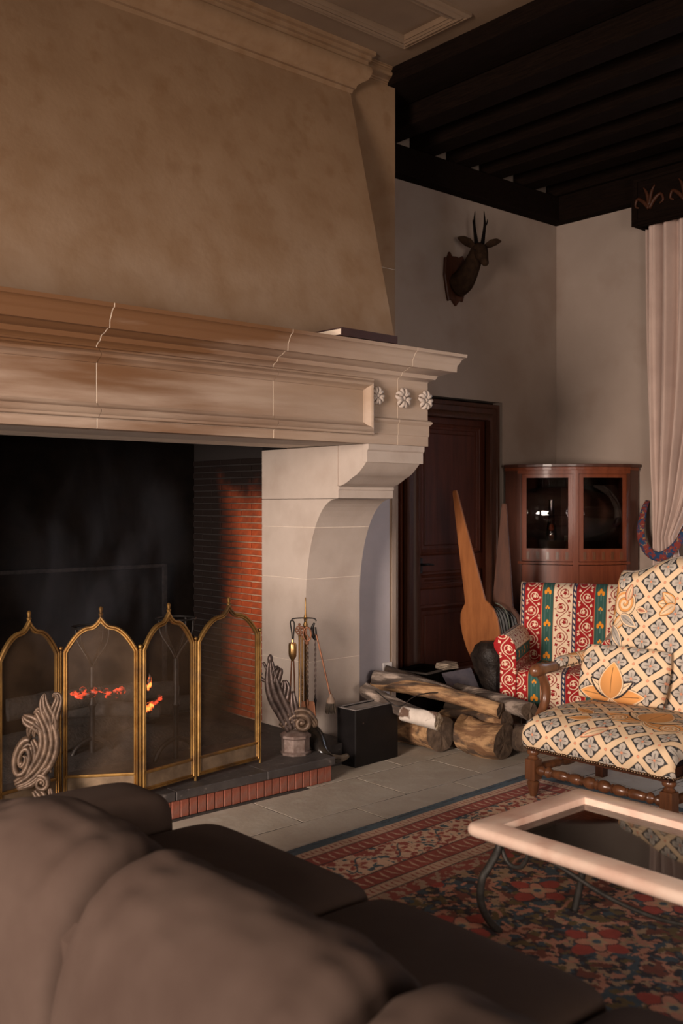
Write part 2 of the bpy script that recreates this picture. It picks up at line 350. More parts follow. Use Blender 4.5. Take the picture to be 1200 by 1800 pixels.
# bolection panel moulding, cut at the same joints
bol = [(0,-.004),(0,.012),(.004,.020),(.014,.024),(.018,.034),(.030,.042),(.042,.037),(.050,.020),(.056,.010),(.066,.004),(.066,-.004)]
def rail(x0, x1, top, mitre=None):
    s = MB(); z = 2.192 if top else 1.880; sg = -1 if top else 1
    v = []; 
    for xx in (x0, x1):
        for a, b in bol:
            xm = xx - (a if (mitre and xx == x1) else 0)
            v.append((xm, MY-.002-b, z+sg*a))
    m = len(bol); f = [tuple(range(m))[::-1], tuple(range(m, 2*m))] + [(i, (i+1) % m, m+(i+1) % m, m+i) for i in range(m)]
    return s.add(v, f)
for k in range(4):
    a, b = joints[k]+.0015, joints[k+1]-.0015
    if k == 3: b = 3.772
    for top in (True, False): rail(a, b, top, mitre=(k == 3)).build('panel_moulding', MS, fp, smooth='auto')
v = []
for zz, sg in ((1.880, 1), (2.192, -1)):
    for a, b in bol: v.append((3.772-a, MY-.002-b, zz+sg*a))
m_ = len(bol); MB().add(v, [tuple(range(m_)), tuple(range(m_, 2*m_))] + [(i, (i+1) % m_, m_+(i+1) % m_, m_+i) for i in range(m_)]).build('panel_moulding', MS, fp, smooth='auto')
# lighter mortar core and underside of the lintel
B('mortar_core', MX0+.006, MX1-.006, MY+.006, BY+.05, 1.838, 2.36, M['mortar'], fp, bevel=0)
MB().box(MX0+.02, XLg1, MY+.02, 5.0, 1.834, 1.86).box(XLg1, XRg0, MY+.02, 4.45, 1.834, 1.86).build('lintel_soffit', M['stone'], fp)
# carved flowers on the end block
def flower(cx, cz, sc_, nm='carved_flower', side=False):
    s = MB()
    for k in range(5):
        t = PI/2 + k*2*PI/5
        c = Vector((cx+math.cos(t)*.019*sc_, MY-.010, cz+math.sin(t)*.019*sc_))
        dd = Vector((math.cos(t), 0, math.sin(t))); pd = Vector((-math.sin(t), 0, math.cos(t)))
        for q in (-1, 1):
            s.tube([Vector((cx, MY-.006, cz)), c+pd*q*.009*sc_+Vector((0,-.010,0)), c+dd*.013*sc_+pd*q*.010*sc_+Vector((0,-.006,0)), c+dd*.020*sc_+pd*q*.003*sc_+Vector((0,.004,0))], [.004*sc_,.0085*sc_,.008*sc_,.003*sc_], seg=7)
    s.sphere((cx, MY-.018, cz), .0085*sc_, 10, 6); s.sphere((cx, MY-.002, cz), .022*sc_, 12, 6, (1,.4,1))
    return s
for cx, cs in ((3.80, 1.1), (4.003, 1.25), (4.185, 1.2)):
    o = flower(cx, 2.10, cs*1.15).build('carved_flower', M['stone'], fp, smooth=True)
# legs with corbel : profile in (y,z)
def legprof():
    pts = [(4.60, 0.0), (4.60, .907)]
    for k in range(1, 17):
        t = k/16*PI/2; pts.append((4.60-.275*(1-math.cos(t)), .907+.619*math.sin(t)))
    return pts
LP = legprof()
M['stone_leg'] = stain_or_shade(M['stone'].copy(), (.16,.10,.07), lambda nt,x,y,z,n: math_(nt,'MULTIPLY', math_(nt,'SUBTRACT',1.0,ramp01(nt,z,.10,.50)), ramp01(nt,n,.35,.65)), .8)
def yat(z):
    for (y0, z0), (y1, z1) in zip(LP, LP[1:]):
        if z0 <= z <= z1: return y0+(y1-y0)*(z-z0)/max(1e-9, z1-z0)
    return LP[-1][0]
def legblock(x0, x1, z0, z1, extra=None):
    zs = sorted({z0, z1} | {z for _, z in LP if z0 < z < z1})
    front = [(yat(z), z) for z in zs] + (extra or [])
    top = front[-1][1]
    poly = front + [(5.035, top), (5.035, z0)]
    return MB().prism(poly, lambda p, q, a: Vector((a, p, q)), x0, x1)
for (x0, x1) in ((XRg0, XRg1), (XLg0, XLg1)):
    for z0, z1 in ((0,.550),(.553,1.048),(1.051,1.357),(1.36,1.526)):
        legblock(x0, x1, z0, z1).build('leg_block', M['stone_leg'], fp, bevel=.0015, bseg=1, angle=25)
    # plain upper block, necking band, cyma bracket and cap
    B('leg_block', x0, x1, 4.312, 5.035, 1.528, 1.832, M['stone'], fp, bevel=.0015)
    MB().prism([(4.312,1.528),(4.304,1.532),(4.304,1.575),(4.296,1.580),(4.296,1.594),(4.304,1.600),(4.312,1.600)], lambda p,q,a: Vector((a,p,q)), x0, x1+.003).build('corbel_band', M['stone'], fp, bevel=.0012, bseg=1)
    cy = [(4.3115,1.602),(4.290,1.602)]
    for k in range(0, 15):
        t = k/14; cy.append((4.285-.205*(t**.85)*1.0-.012*math.sin(2*PI*t), 1.604+.124*(t+.10*math.sin(2*PI*t))**1.25))
    cy += [(4.078,1.832),(4.3115,1.832)]
    MB().prism(cy, lambda p,q,a: Vector((a,p,q)), x0+.010, x1-.002).build('corbel', M['stone'], fp, smooth=False)
    MB().prism([(4.062,1.730),(4.062,1.792),(4.052,1.800),(4.050,1.806),(4.050,1.832),(4.095,1.832),(4.095,1.730)], lambda p,q,a: Vector((a,p,q)), x0, x1+.012).build('corbel_cap', M['stone'], fp, bevel=.0015, bseg=1)
    MB().box(x1-.003, x1+.010, 4.096, 4.30, 1.732, 1.832).build('cap_return', M['stone'], fp)
    for zj in (.5515, 1.0495, 1.3585):
        yy_ = yat(zj); B('mortar_joint', x0+.0012, x1-.0012, yy_+.0012, 5.03, zj-.003, zj+.003, M['mortar'], fp, bevel=0)
    B('leg_core', x0+.004, x1-.004, 4.612, 5.03, 0, 1.5, M['mortar'], fp, bevel=0)
# firebox : right wall of thin bricks, back and left lining, floor
M['brick'] = stain_or_shade(mat('red_brick', (.33,.060,.020), (.46,.095,.032), 9, .85, spec=.15, bump=.5, bscale=70, c3=(.20,.045,.02), s3=7), (.010,.006,.005),
    lambda nt,x,y,z,n: math_(nt,'MAXIMUM', ramp01(nt, math_(nt,'ADD', y, math_(nt,'MULTIPLY',n,.25)), 5.22, 5.66), ramp01(nt, math_(nt,'ADD', z, math_(nt,'MULTIPLY',n,.5)), 1.50, 1.95)))  # soot plus shade painted into the bricks, blacker towards back and top
M['brick_mortar'] = stain_or_shade(mat('brick_mortar', (.40,.24,.15), (.50,.32,.21), 30, .95), (.012,.008,.007),
    lambda nt,x,y,z,n: math_(nt,'MAXIMUM', ramp01(nt, math_(nt,'ADD', y, math_(nt,'MULTIPLY',n,.3)), 5.15, 5.6), ramp01(nt, math_(nt,'ADD', z, math_(nt,'MULTIPLY',n,.5)), 1.5, 1.9)))  # same soot and painted shade carried into the mortar
YB = 5.82
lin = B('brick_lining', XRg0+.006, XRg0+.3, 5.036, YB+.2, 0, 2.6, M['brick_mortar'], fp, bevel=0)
bms = {}
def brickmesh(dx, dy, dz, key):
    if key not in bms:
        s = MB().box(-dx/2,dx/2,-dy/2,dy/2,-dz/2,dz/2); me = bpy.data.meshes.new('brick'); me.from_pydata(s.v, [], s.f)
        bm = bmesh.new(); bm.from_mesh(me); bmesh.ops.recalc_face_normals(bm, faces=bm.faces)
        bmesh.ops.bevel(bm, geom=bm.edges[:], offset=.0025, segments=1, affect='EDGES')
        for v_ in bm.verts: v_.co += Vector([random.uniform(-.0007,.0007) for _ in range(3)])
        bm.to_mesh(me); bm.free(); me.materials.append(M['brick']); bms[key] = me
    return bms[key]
br = random.Random(11)
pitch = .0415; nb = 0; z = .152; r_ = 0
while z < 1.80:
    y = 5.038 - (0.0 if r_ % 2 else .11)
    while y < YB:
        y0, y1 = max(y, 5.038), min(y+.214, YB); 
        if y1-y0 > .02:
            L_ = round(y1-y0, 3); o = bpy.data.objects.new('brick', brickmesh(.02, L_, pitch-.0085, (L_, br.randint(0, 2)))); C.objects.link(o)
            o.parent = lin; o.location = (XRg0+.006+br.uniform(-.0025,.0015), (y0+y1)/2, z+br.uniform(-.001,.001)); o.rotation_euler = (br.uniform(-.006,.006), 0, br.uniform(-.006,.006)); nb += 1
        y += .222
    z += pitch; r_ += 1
B('firebox_back', XLg0, XRg0+.1, YB, YB+.2, 0, 2.7, M['soot'], fp, bevel=0)
B('firebox_side', XLg0-.0, XLg1-.01, 5.035, YB+.1, 0, 2.7, M['soot'], fp, bevel=0)
B('flue_throat', XLg0, XRg0+.1, 4.45, YB+.1, 2.31, 2.36, M['soot'], fp, bevel=0)
MB().box(XLg1, XRg0, 4.40, 4.45, 1.84, 2.36).build('lintel_back', M['soot'], fp)
B('firebox_floor', XLg1-.02, XRg0+.1, 4.3, YB+.1, 0, .125, M['slate'], fp, bevel=0)
M['fireback_edge'] = mat('fireback_edge', (.006,.005,.005), (.02,.016,.015), 30, .8, spec=.1)
fb = MB().box(1.15, 3.48, YB-.05, YB-.002, .1, 1.09).build('fireback', M['soot'], fp, bevel=.006)
MB().box(1.13, 3.50, YB-.062, YB-.002, 1.075, 1.10).box(3.465, 3.50, YB-.062, YB-.002, .1, 1.08).build('fireback_edge', M['fireback_edge'], fb, bevel=.005)
# raised hearth : slate slabs on a course of upright bricks
xs = [.75, 1.35, 1.95, 2.52, 3.06, 3.52]
for a, b in zip(xs, xs[1:]):
    B('hearth_slab', a+.001, b-.001, 4.068, 4.62 if b > 3.5 else 4.62, .088, .132, M['slate'], fp, bevel=.004)
B('hearth_core', .78, 3.495, 4.10, 4.6, 0, .09, M['joint'], fp, bevel=0)
x = .80; hc = mat('hearth_brick', (.14,.034,.018), (.24,.066,.034), 12, .8, bump=.5, bscale=70, c3=(.16,.07,.05), s3=12)
hb = None
x = 1.6
while x < 3.49:
    w_ = .050
    key = 'hb%d' % br.randint(0, 3)
    if key not in bms:
        sp = MB().box(-.0228,.0228,-.02,.02,-.042,.042); me = bpy.data.meshes.new('brick'); me.from_pydata(sp.v, [], sp.f)
        bm = bmesh.new(); bm.from_mesh(me); bmesh.ops.recalc_face_normals(bm, faces=bm.faces); bmesh.ops.bevel(bm, geom=bm.edges[:], offset=.003, segments=1, affect='EDGES'); bm.to_mesh(me); bm.free(); me.materials.append(hc); bms[key] = me
    o = bpy.data.objects.new('brick', bms[key]); C.objects.link(o); o.parent = fp; o.matrix_parent_inverse = ROOT[fp.name]
    o.location = (x+.025, 4.098+br.uniform(-.002,.002), .044); x += w_
# ================================================================ DOOR (setting)
DM, DD = M['door_wood'], M['dark_wood']
dr = bpy.data.objects.new('door_1', None); C.objects.link(dr); dr.location = (5.79, YW, 0); ROOT['door_1'] = Matrix.Translation(-dr.location); struct(dr)
B('leaf', 5.26, 6.31, YW+.03, YW+.07, .01, 2.29, DM, dr, bevel=.003)
dmould = [(0,0),(0,.012),(.008,.020),(.020,.022),(.028,.014),(.040,.010),(.046,.002),(.046,0)]
def panel(x0, x1, z0, z1, m=DM):
    pth = [(x0,z0),(x1,z0),(x1,z1),(x0,z1)]
    MB().sweep(dmould, pth, (0,YW+.03,0), (1,0,0), (0,0,1), (0,-1,0), closed=True).build('panel_moulding', m, dr, smooth='auto')
    B('panel', x0+.075, x1-.075, YW+.018, YW+.032, z0+.075, z1-.075, m, dr, bevel=.010)
struct(B('door_light_block', 5.0, 6.6, YW+.10, YW+.22, 0, 2.5, M['dark_wood'], bevel=0))  # unseen dark backing added behind the door to block leaking light
panel(5.43, 6.15, 1.10, 2.12); panel(5.43, 6.15, .84, .975); panel(5.43, 6.15, .16, .72)
cp = [(0,0),(0,.034),(.012,.040),(.03,.040),(.036,.030),(.075,.026),(.085,.034),(.10,.046),(.118,.050),(.130,.044),(.135,0)]
MB().sweep([(-a_, b_) for a_, b_ in cp], [(6.325,0),(6.325,2.30),(5.262,2.30),(5.262,0)][::-1], (0,YW,0), (1,0,0), (0,0,1), (0,-1,0)).build('architrave', M['walnut_dark'], dr, smooth='auto')
lk = B('lock_case', 5.285, 5.47, YW+.005, YW+.030, .965, 1.085, M['iron'], dr, bevel=.004)
MB().tube([(5.44,YW-.005,1.035),(5.44,YW-.05,1.035),(5.47,YW-.055,1.038),(5.53,YW-.05,1.03)], [.010,.010,.009,.006]).lathe([(.0,0),(.02,.002),(.02,.01),(.0,.012)], (5.44,YW+.006,1.035), (0,-1,0), 14).build('door_handle', M['iron'], lk, smooth='auto')
for z in (.35, 1.95): MB().tube([(6.318,YW+.0,z-.06),(6.318,YW+.0,z+.06)], .009, sub=1).build('hinge', M['iron'], dr, smooth='auto')
# ---------------------------------------------------------------- socket
t = thing('wall_socket', (4.545, BY-.004, .40), 'small white wall socket low on the chimney breast above the log pile', 'socket')
B('plate', 4.500, 4.585, BY-.016, BY-.004, .365, .455, mat('socket_plastic', (.62,.58,.56)), t, bevel=.004)
MB().lathe([(.0,0),(.026,0),(.026,.004),(.022,.004),(.02,.001),(.0,.001)], (4.5425,BY-.016,.41), (0,-1,0), 20).build('socket_ring', mat('socket_ring', (.5,.47,.46)), t, smooth='auto')
# ---------------------------------------------------------------- book on the mantel
t = thing('book', (3.62, 3.99, 2.372), 'thin dark brown book lying flat on the end of the mantel shelf', 'book')
bmx = Matrix.Translation((3.60, 4.02, 2.372)) @ Matrix.Rotation(R(2), 4, 'Z')
B('page_block', -.205,.205,-.125,.125,.005,.036, mat('pages', (.62,.50,.40),(.70,.58,.46), 60, .9, stretch=(.1,.1,12)), t, bevel=.001, mtx=bmx)
MB().box(-.21,.21,-.132,.13,0,.005,bmx).box(-.21,.21,-.132,.13,.036,.042,bmx).box(-.21,.21,-.136,-.130,0,.042,bmx).build('cover', mat('book_cover', (.035,.014,.012),(.05,.02,.016), 8,.6), t, bevel=.001, bseg=1)
# ================================================================ CORNER CABINET
CX, CY = 7.10, 5.235
t = thing('corner_cabinet', (6.8, 4.95, 0), 'bow fronted mahogany corner display cabinet with two curved glazed doors, behind the red striped armchair', 'cabinet')
# plan: sides along both walls, bowed front between A and Bp
A_ = Vector((6.36, 5.11, 0)); B_ = Vector((6.98, 4.47, 0))
def bow(s, out=0.0):                       # s in 0..1 from the back wall side to the right wall side
    ch = B_-A_; n = Vector((-ch.y, ch.x, 0)).normalized(); n = -n if n.dot(Vector((-1,-1,0))) < 0 else n
    return A_ + ch*s + n*(.115*math.sin(PI*s)**.8*1.0 + out if 0 < s < 1 else out)
cab, cabd = M['cabinet'], M['cabinet_dark']
def bowstrip(s0, s1, z0, z1, t0, t1, n=14):       # a curved slab following the bow between offsets t0 (back) and t1 (front)
    s = MB(); v = []; f = []
    for i in range(n+1):
        q = s0+(s1-s0)*i/n
        for o, z in ((t0,z0),(t1,z0),(t1,z1),(t0,z1)):
            p = bow(min(max(q,.0001),.9999), o); v.append((p.x,p.y,z))
    for i in range(n):
        for k in range(4): f.append((i*4+k, i*4+(k+1)%4, i*4+4+(k+1)%4, i*4+4+k))
    f += [(0,1,2,3), (n*4,n*4+3,n*4+2,n*4+1)]
    return s.add(v, f)
def carcase(z0, z1, out, x=0.0):
    pts = [bow(i/14, out) for i in range(15)]
    poly = [(6.36-out*.7, CY)] + [(p.x, p.y) for p in pts] + [(CX, 4.47-out*.7), (CX, CY)]
    return MB().prism(poly, lambda p,q,z: Vector((p,q,z)), z0, z1)
carcase(1.790, 1.815, .030).build('cornice', cabd, t, bevel=.004)
carcase(1.765, 1.790, .012).build('cornice', cab, t, bevel=.003)
carcase(0.06, 0.12, .015).build('plinth', cabd, t)
carcase(1.115, 1.130, -.03).build('shelf', cabd, t)
MB().box(6.36,6.385,5.11,CY,.06,1.77).build('side_panel', cabd, t, bevel=.002); MB().box(6.98,CX,4.47,4.495,.06,1.77).build('side_panel', cabd, t, bevel=.002)
MB().box(6.385,CX,CY-.02,CY,.06,1.77).box(CX-.02,CX,4.50,CY-.02,.06,1.77).build('back_panel', cabd, t)
bowstrip(.0001, .9999, 1.735, 1.766, -.03, .004).build('top_rail', cab, t, smooth='auto')
bowstrip(.0001, .9999, 1.015, 1.035, -.03, .008).build('waist_rail', cab, t, smooth='auto')
bowstrip(.475, .525, .12, 1.74, -.03, .006, 4).build('centre_stile', cab, t, smooth='auto')
for s0, s1 in ((.0001,.035),(.965,.9999)): bowstrip(s0, s1, .12, 1.74, -.03, .004, 3).build('stile', cabd, t, smooth='auto')
glass, gnt, gb = newmat('cabinet_glass'); gb.inputs['Base Color'].default_value = (.85,.88,.9,1); gb.inputs['Roughness'].default_value = .02
gt = gnt.nodes.new('ShaderNodeBsdfTransparent'); gl = gnt.nodes.new('ShaderNodeBsdfGlossy'); gl.inputs['Roughness'].default_value = .03; fr_ = gnt.nodes.new('ShaderNodeFresnel'); fr_.inputs[0].default_value = 1.7
gm = gnt.nodes.new('ShaderNodeMixShader'); gnt.links.new(fr_.outputs[0], gm.inputs[0]); gnt.links.new(gt.outputs[0], gm.inputs[1]); gnt.links.new(gl.outputs[0], gm.inputs[2]); gnt.links.new(gm.outputs[0], gnt.nodes['Material Output'].inputs[0])
gt.inputs[0].default_value = (.8,.78,.76,1)
for s0, s1 in ((.038,.472),(.528,.962)):
    d = bowstrip(s0, s0+.038, 1.04, 1.733, -.02, .006, 3)
    q = bowstrip(s1-.038, s1, 1.04, 1.733, -.02, .006, 3); d.add(q.v, q.f)
    for z0, z1 in ((1.705,1.733),(1.04,1.14)): q = bowstrip(s0, s1, z0, z1, -.02, .006, 10); d.add(q.v, q.f)
    dd = d.build('door', cab, t, smooth='auto')
    bowstrip(s0+.034, s1-.034, 1.138, 1.708, -.012, -.009, 24).build('pane', glass, dd, smooth=True)
    nfl = 9
    for k in range(nfl):                                   # fluted band under the glass
        a = s0+.03+(s1-s0-.06)*k/nfl; wv = (s1-s0-.06)/nfl
        bowstrip(a+wv*.2, a+wv*.8, 1.055, 1.115, .004, .011, 3).build('flute', cab if k % 2 else M['walnut'], dd, smooth='auto')
    bowstrip(s0, s1, .16, 1.01, -.02, .005, 12).build('lower_door', cab, t, smooth='auto')
ct = Vector((6.80, 4.98, 0))
# things inside the cabinet
q = thing('candle', (6.62, 4.93, 1.13), 'orange candle inside the corner cabinet, with added glass standing in for a window reflection', 'candle')
MB().lathe([(.0,0),(.018,0),(.018,.11),(.012,.115),(.0,.115)], (6.60,4.955,1.131), seg=16).build('wax', mat('orange_wax', (.95,.26,.04), rough=.4), q, smooth='auto')
MB().lathe([(.0,.145),(.014,.15),(.022,.17),(.012,.20),(.0,.205)], (6.60,4.955,1.131), seg=14).build('amber_knob', mat('amber', (.55,.10,.02), rough=.2), q, smooth='auto')
s_ = MB(); prc = [(.030,0),(.034,.04),(.045,.10),(.040,.16),(.026,.24),(.022,.40),(.0215,.40),(.0255,.24),(.0385,.16),(.0435,.10),(.033,.04),(.029,0)]
s_.lathe(prc, (6.60,4.955,1.1312), seg=24).build('reflection_glass', glass, q, smooth='auto')  # clear glass tube added for the window's reflected streaks
q = thing('display_card', (6.70, 4.86, 1.13), 'small cream card with a dark upright mark standing behind the left cabinet glass', 'card')
cmx = Matrix.Translation((6.70, 4.86, 1.131)) @ Matrix.Rotation(R(-48), 4, 'Z')
B('card', -.035,.035,-.004,.004,0,.11, mat('card', (.60,.52,.42)), q, bevel=.002, mtx=cmx)
B('mark', -.006,.006,-.007,-.004,.03,.075, mat('ink', (.03,.02,.02)), q, bevel=0, mtx=cmx)
q = MB().lathe([(.0,0),(.045,0),(.05,.01),(.03,.05),(.0,.055)], (6.93,4.70,1.131), seg=20).build('dark_bowl', M['iron'], smooth='auto', origin=(6.93,4.70,1.131))
props(q, 'low dark bowl behind the right hand cabinet glass', 'bowl')
# ================================================================ ROEBUCK HEAD
FURM = mat('roe_fur', (.020,.011,.007), (.036,.020,.011), 25, .95, spec=.05, bump=.6, bscale=160)
t = thing('roebuck_trophy', (5.80, YW, 3.30), 'dark roebuck head with short antlers on a shield shaped plaque, high on the back wall', 'hunting trophy')
sh = [(-.125,.14),(-.10,.13),(-.075,.19),(-.045,.155),(0,.16),(.045,.155),(.075,.18),(.10,.13),(.115,.13),(.13,.02),(.11,-.10),(.075,-.19),(.05,-.175),(.0,-.23),(-.05,-.18),(-.09,-.20),(-.115,-.10),(-.135,.0)]
MB().prism([(5.815+a, 3.275+b) for a, b in sh], lambda p,q,y_: Vector((p,y_,q)), YW-.028, YW-.001).build('plaque', M['walnut_dark'], t, bevel=.006, bseg=1)
hd = Vector((5.80, YW, 3.27))
hf = Vector((-.35,-.62,-.70)).normalized(); hs = Vector((.80,-.60,.0)); hs = (hs-hf*hs.dot(hf)).normalized(); hu = hs.cross(hf); hu = hu if hu.z > 0 else -hu
po = Vector((5.868, YW-.215, 3.455))
MB().tube([(5.825,YW-.02,3.21),(5.835,YW-.08,3.24),(5.85,YW-.14,3.33),(5.86,YW-.18,3.41),tuple(po),tuple(po+hf*.07),tuple(po+hf*.14),tuple(po+hf*.185),tuple(po+hf*.20)],
    [.10,.092,.072,.060,.062,.052,.034,.027,.015], seg=16).build('head', FURM, t, smooth=True)
for sx in (-1, 1):
    c = po+hs*sx*.045+Vector((0,0,.03)); e = c+hs*sx*.13+Vector((0,0,.075 if sx < 0 else .035))
    MB().tube([c, c.lerp(e,.35)+Vector((0,0,.008)), c.lerp(e,.7)+Vector((0,0,.008)), e], [.018,.036,.030,.004], seg=12, flat=.35, flatdir=hf).build('ear', FURM, t, smooth=True)
    b0 = po+hs*sx*.024+Vector((0,0,.055)); lean = hs*sx
    MB().tube([b0, b0+lean*.010+Vector((0,0,.07)), b0+lean*.018+Vector((0,0,.15)), b0+lean*.012+Vector((0,0,.25))], [.017,.013,.010,.002], seg=9).tube([b0+lean*.015+Vector((0,0,.125)), b0+lean*.03+hf*.02+Vector((0,0,.165)), b0+lean*.035+hf*.02+Vector((0,0,.195))], [.008,.006,.002], seg=8).build('antler', M['soot'], t, smooth=True)
    MB().sphere(po+hs*sx*.045+hf*.035+hu*.02, .010, 10, 6).build('eye', mat('eye', (.01,.008,.006), rough=.15), t, smooth=True)
# ================================================================ WINDOW, PELMET, CURTAIN (right wall)
wn = bpy.data.objects.new('window_1', None); C.objects.link(wn); wn.location = (XR+.25, 3.16, WZ0); ROOT['window_1'] = Matrix.Translation(-wn.location); struct(wn)
wwood = mat('window_paint', (.16,.12,.11), (.20,.155,.14), 6, .55)
MB().box(XR+.2,XR+.27,WY0,WY0+.07,WZ0,WZ1).box(XR+.2,XR+.27,WY1-.07,WY1,WZ0,WZ1).box(XR+.2,XR+.27,WY0+.07,WY1-.07,WZ0,WZ0+.08).box(XR+.2,XR+.27,WY0+.07,WY1-.07,WZ1-.08,WZ1).box(XR+.2,XR+.27,3.12,3.2,WZ0+.08,WZ1-.08).build('frame', wwood, wn, bevel=.004)
for z in (1.15, 1.95, 2.75):
    MB().box(XR+.21,XR+.26,WY0+.07,3.12,z,z+.035).box(XR+.21,XR+.26,3.2,WY1-.07,z,z+.035).build('glazing_bar', wwood, wn, bevel=.003)
pg, pnt, pb = newmat('window_glass'); pb.inputs['Base Color'].default_value = (.95,.97,1,1); pb.inputs['Transmission Weight'].default_value = 1; pb.inputs['Roughness'].default_value = .0; pb.inputs['IOR'].default_value = 1.05
for y0, y1 in ((WY0+.07,3.12),(3.2,WY1-.07)): B('pane', XR+.232, XR+.237, y0, y1, WZ0+.08, WZ1-.08, pg, wn, bevel=0)
B('window_sill', XR-.03, XR+.2, WY0-.02, WY1+.02, WZ0-.03, WZ0+.01, wwood, wn)
t = thing('curtain_pelmet', (7.0, 3.2, 3.85), 'dark carved wooden pelmet box over the curtain, at the upper right of the room', 'pelmet')
MB().box(6.86,6.90,2.0,4.36,3.66,4.05).box(6.90,7.12,4.32,4.36,3.66,4.05).box(6.86,7.12,2.0,4.36,4.03,4.06).build('box', M['dark_wood'], t, bevel=.004)
MB().sweep([(0,0),(0,.02),(.02,.03),(.03,.015),(.045,.01),(.045,0)], [(2.0,3.665),(4.37,3.665),(4.37,4.05),(2.0,4.05)], (6.86,0,0), (0,1,0), (0,0,1), (-1,0,0), closed=True).build('moulding', M['dark_wood'], t, smooth='auto')
for k in range(5):
    yy = 4.22-k*.3; s = MB()
    for sg in (-1,1):
        s.tube([(6.852,yy,3.78),(6.845,yy+sg*.05,3.84),(6.848,yy+sg*.10,3.87),(6.85,yy+sg*.12,3.82),(6.85,yy+sg*.09,3.80)], [.018,.016,.012,.01,.006], seg=7)
        s.tube([(6.852,yy,3.80),(6.85,yy+sg*.02,3.90),(6.85,yy+sg*.05,3.95)], [.018,.014,.004], seg=7)
    s.build('carving', M['walnut_dark'], t, smooth=True)
# curtain: pleats gathered to the tie-back
t = thing('curtain', (6.95, 4.2, 0), 'tall dusty pink curtain gathered by a woven tie-back beside the window', 'curtain')
cm_ = mat('curtain_cloth', (.50,.36,.30), (.58,.43,.36), 4, .9, bump=.25, bscale=300, sheen=.3)
cm_.node_tree.nodes['Principled BSDF'].inputs['Subsurface Weight'].default_value = 0
s = MB(); nu, nv = 150, 70; v = []; f = []
ZT, ZK, ZB = 3.74, 1.24, .02
for j in range(nv+1):
    zz = ZT+(ZB-ZT)*j/nv
    if zz > ZK: q_ = (ZT-zz)/(ZT-ZK); right = 3.55+(4.05-3.55)*(q_**2.6); left = 4.335-(.085)*q_**3
    else: q_ = min(1,(ZK-zz)/.9); right = 4.05-.10*q_; left = 4.25+.03*q_
    amp = .055*(1-.55*math.exp(-((zz-ZK)/.35)**2))
    for i in range(nu+1):
        u = i/nu; yy = left+(right-left)*u
        ph_ = u*2*PI*6.5+.9*math.sin(u*9)
        xx = 6.985 + amp*(math.sin(ph_)+.35*math.sin(2.3*ph_+1+zz*.6)) - .03*math.exp(-((zz-ZK)/.2)**2)
        v.append((xx, yy, zz))
for j in range(nv):
    for i in range(nu): a = j*(nu+1)+i; f.append((a, a+1, a+nu+2, a+nu+1))
o = s.add(v, f).build('cloth', cm_, t, smooth=True)
md = o.modifiers.new('thickness', 'SOLIDIFY'); md.thickness = .003
# woven tie-back
tb = mat('tieback_weave', (.012,.045,.11), (.20,.03,.022), 26, .9, c3=(.30,.17,.08), s3=34, t3=(.60,.64), lo=.48, hi=.52, bump=.5, bscale=200)
t2 = MB().tube([(7.12,4.40,1.52),(7.04,4.385,1.44),(6.93,4.345,1.26),(6.895,4.26,1.13),(6.885,4.15,1.09),(6.90,4.04,1.16),(6.93,3.975,1.27),(6.97,3.97,1.34)], [.020,.027,.034,.038,.038,.033,.027,.020], seg=12, flat=.4, flatdir=(1,.2,.2)).build('curtain_tieback', tb, smooth=True, origin=(7.12,4.40,1.52))
props(t2, 'colourful woven tie-back in blue, red and ochre looped around the pink curtain', 'tieback')
# ================================================================ FIRE SCREEN
SA, SB, SC_, SD = Vector((3.133,4.23,.134)), Vector((2.69,4.165,.134)), Vector((2.347,4.10,.134)), Vector((2.04,4.286,.134))
SE = Vector((1.70,4.20,.134)); SF = Vector((1.34,4.10,.134))
t = thing('fire_screen', (2.5, 4.2, .134), 'folding brass framed mesh fire screen with pointed ogee panels, standing on the slate hearth', 'fire screen')
meshm, mn, mb_ = newmat('screen_mesh'); mb_.inputs['Base Color'].default_value = (.15,.09,.05,1); mb_.inputs['Roughness'].default_value = .6; mb_.inputs['Metallic'].default_value = .3
tr = mn.nodes.new('ShaderNodeBsdfTransparent'); mxs = mn.nodes.new('ShaderNodeMixShader')
tcn = mn.nodes.new('ShaderNodeTexCoord'); nzn = mn.nodes.new('ShaderNodeTexNoise'); nzn.inputs['Scale'].default_value = 7; nzn.inputs['Detail'].default_value = 4
mn.links.new(tcn.outputs['Object'], nzn.inputs['Vector']); fac_ = ramp01(mn, nzn.outputs['Fac'], .35, .75); fac_ = math_(mn, 'MULTIPLY_ADD', fac_, .14, .16)
mn.links.new(fac_, mxs.inputs[0]); mn.links.new(tr.outputs[0], mxs.inputs[1]); mn.links.new(mb_.outputs[0], mxs.inputs[2]); mn.links.new(mxs.outputs[0], mn.nodes['Material Output'].inputs[0])
kick = mat('screen_kickplate', (.16,.11,.07), (.27,.19,.12), 12, .5, metal=.6, bump=.2)
def ogee(u0, u1, z, apex, n=14):
    """points from the left shoulder over the pointed arch to the right shoulder"""
    c = (u0+u1)/2; h = (u1-u0)/2; pts = []
    for k in range(n+1):
        q = k/n                                     # 0 at the shoulder, 1 at the apex
        xx = 1-q
        e = .5*(1-math.cos(PI*min(1, q)))           # convex then concave rise
        zz = z + (apex-z)*(.70*(1-(1-min(1,q/.72))**2.0) if q < .72 else .70+.30*((q-.72)/.28)**1.7)
        pts.append((c-h*xx, zz))
    return pts + [(2*c-x_, z_) for x_, z_ in pts[:-1][::-1]]
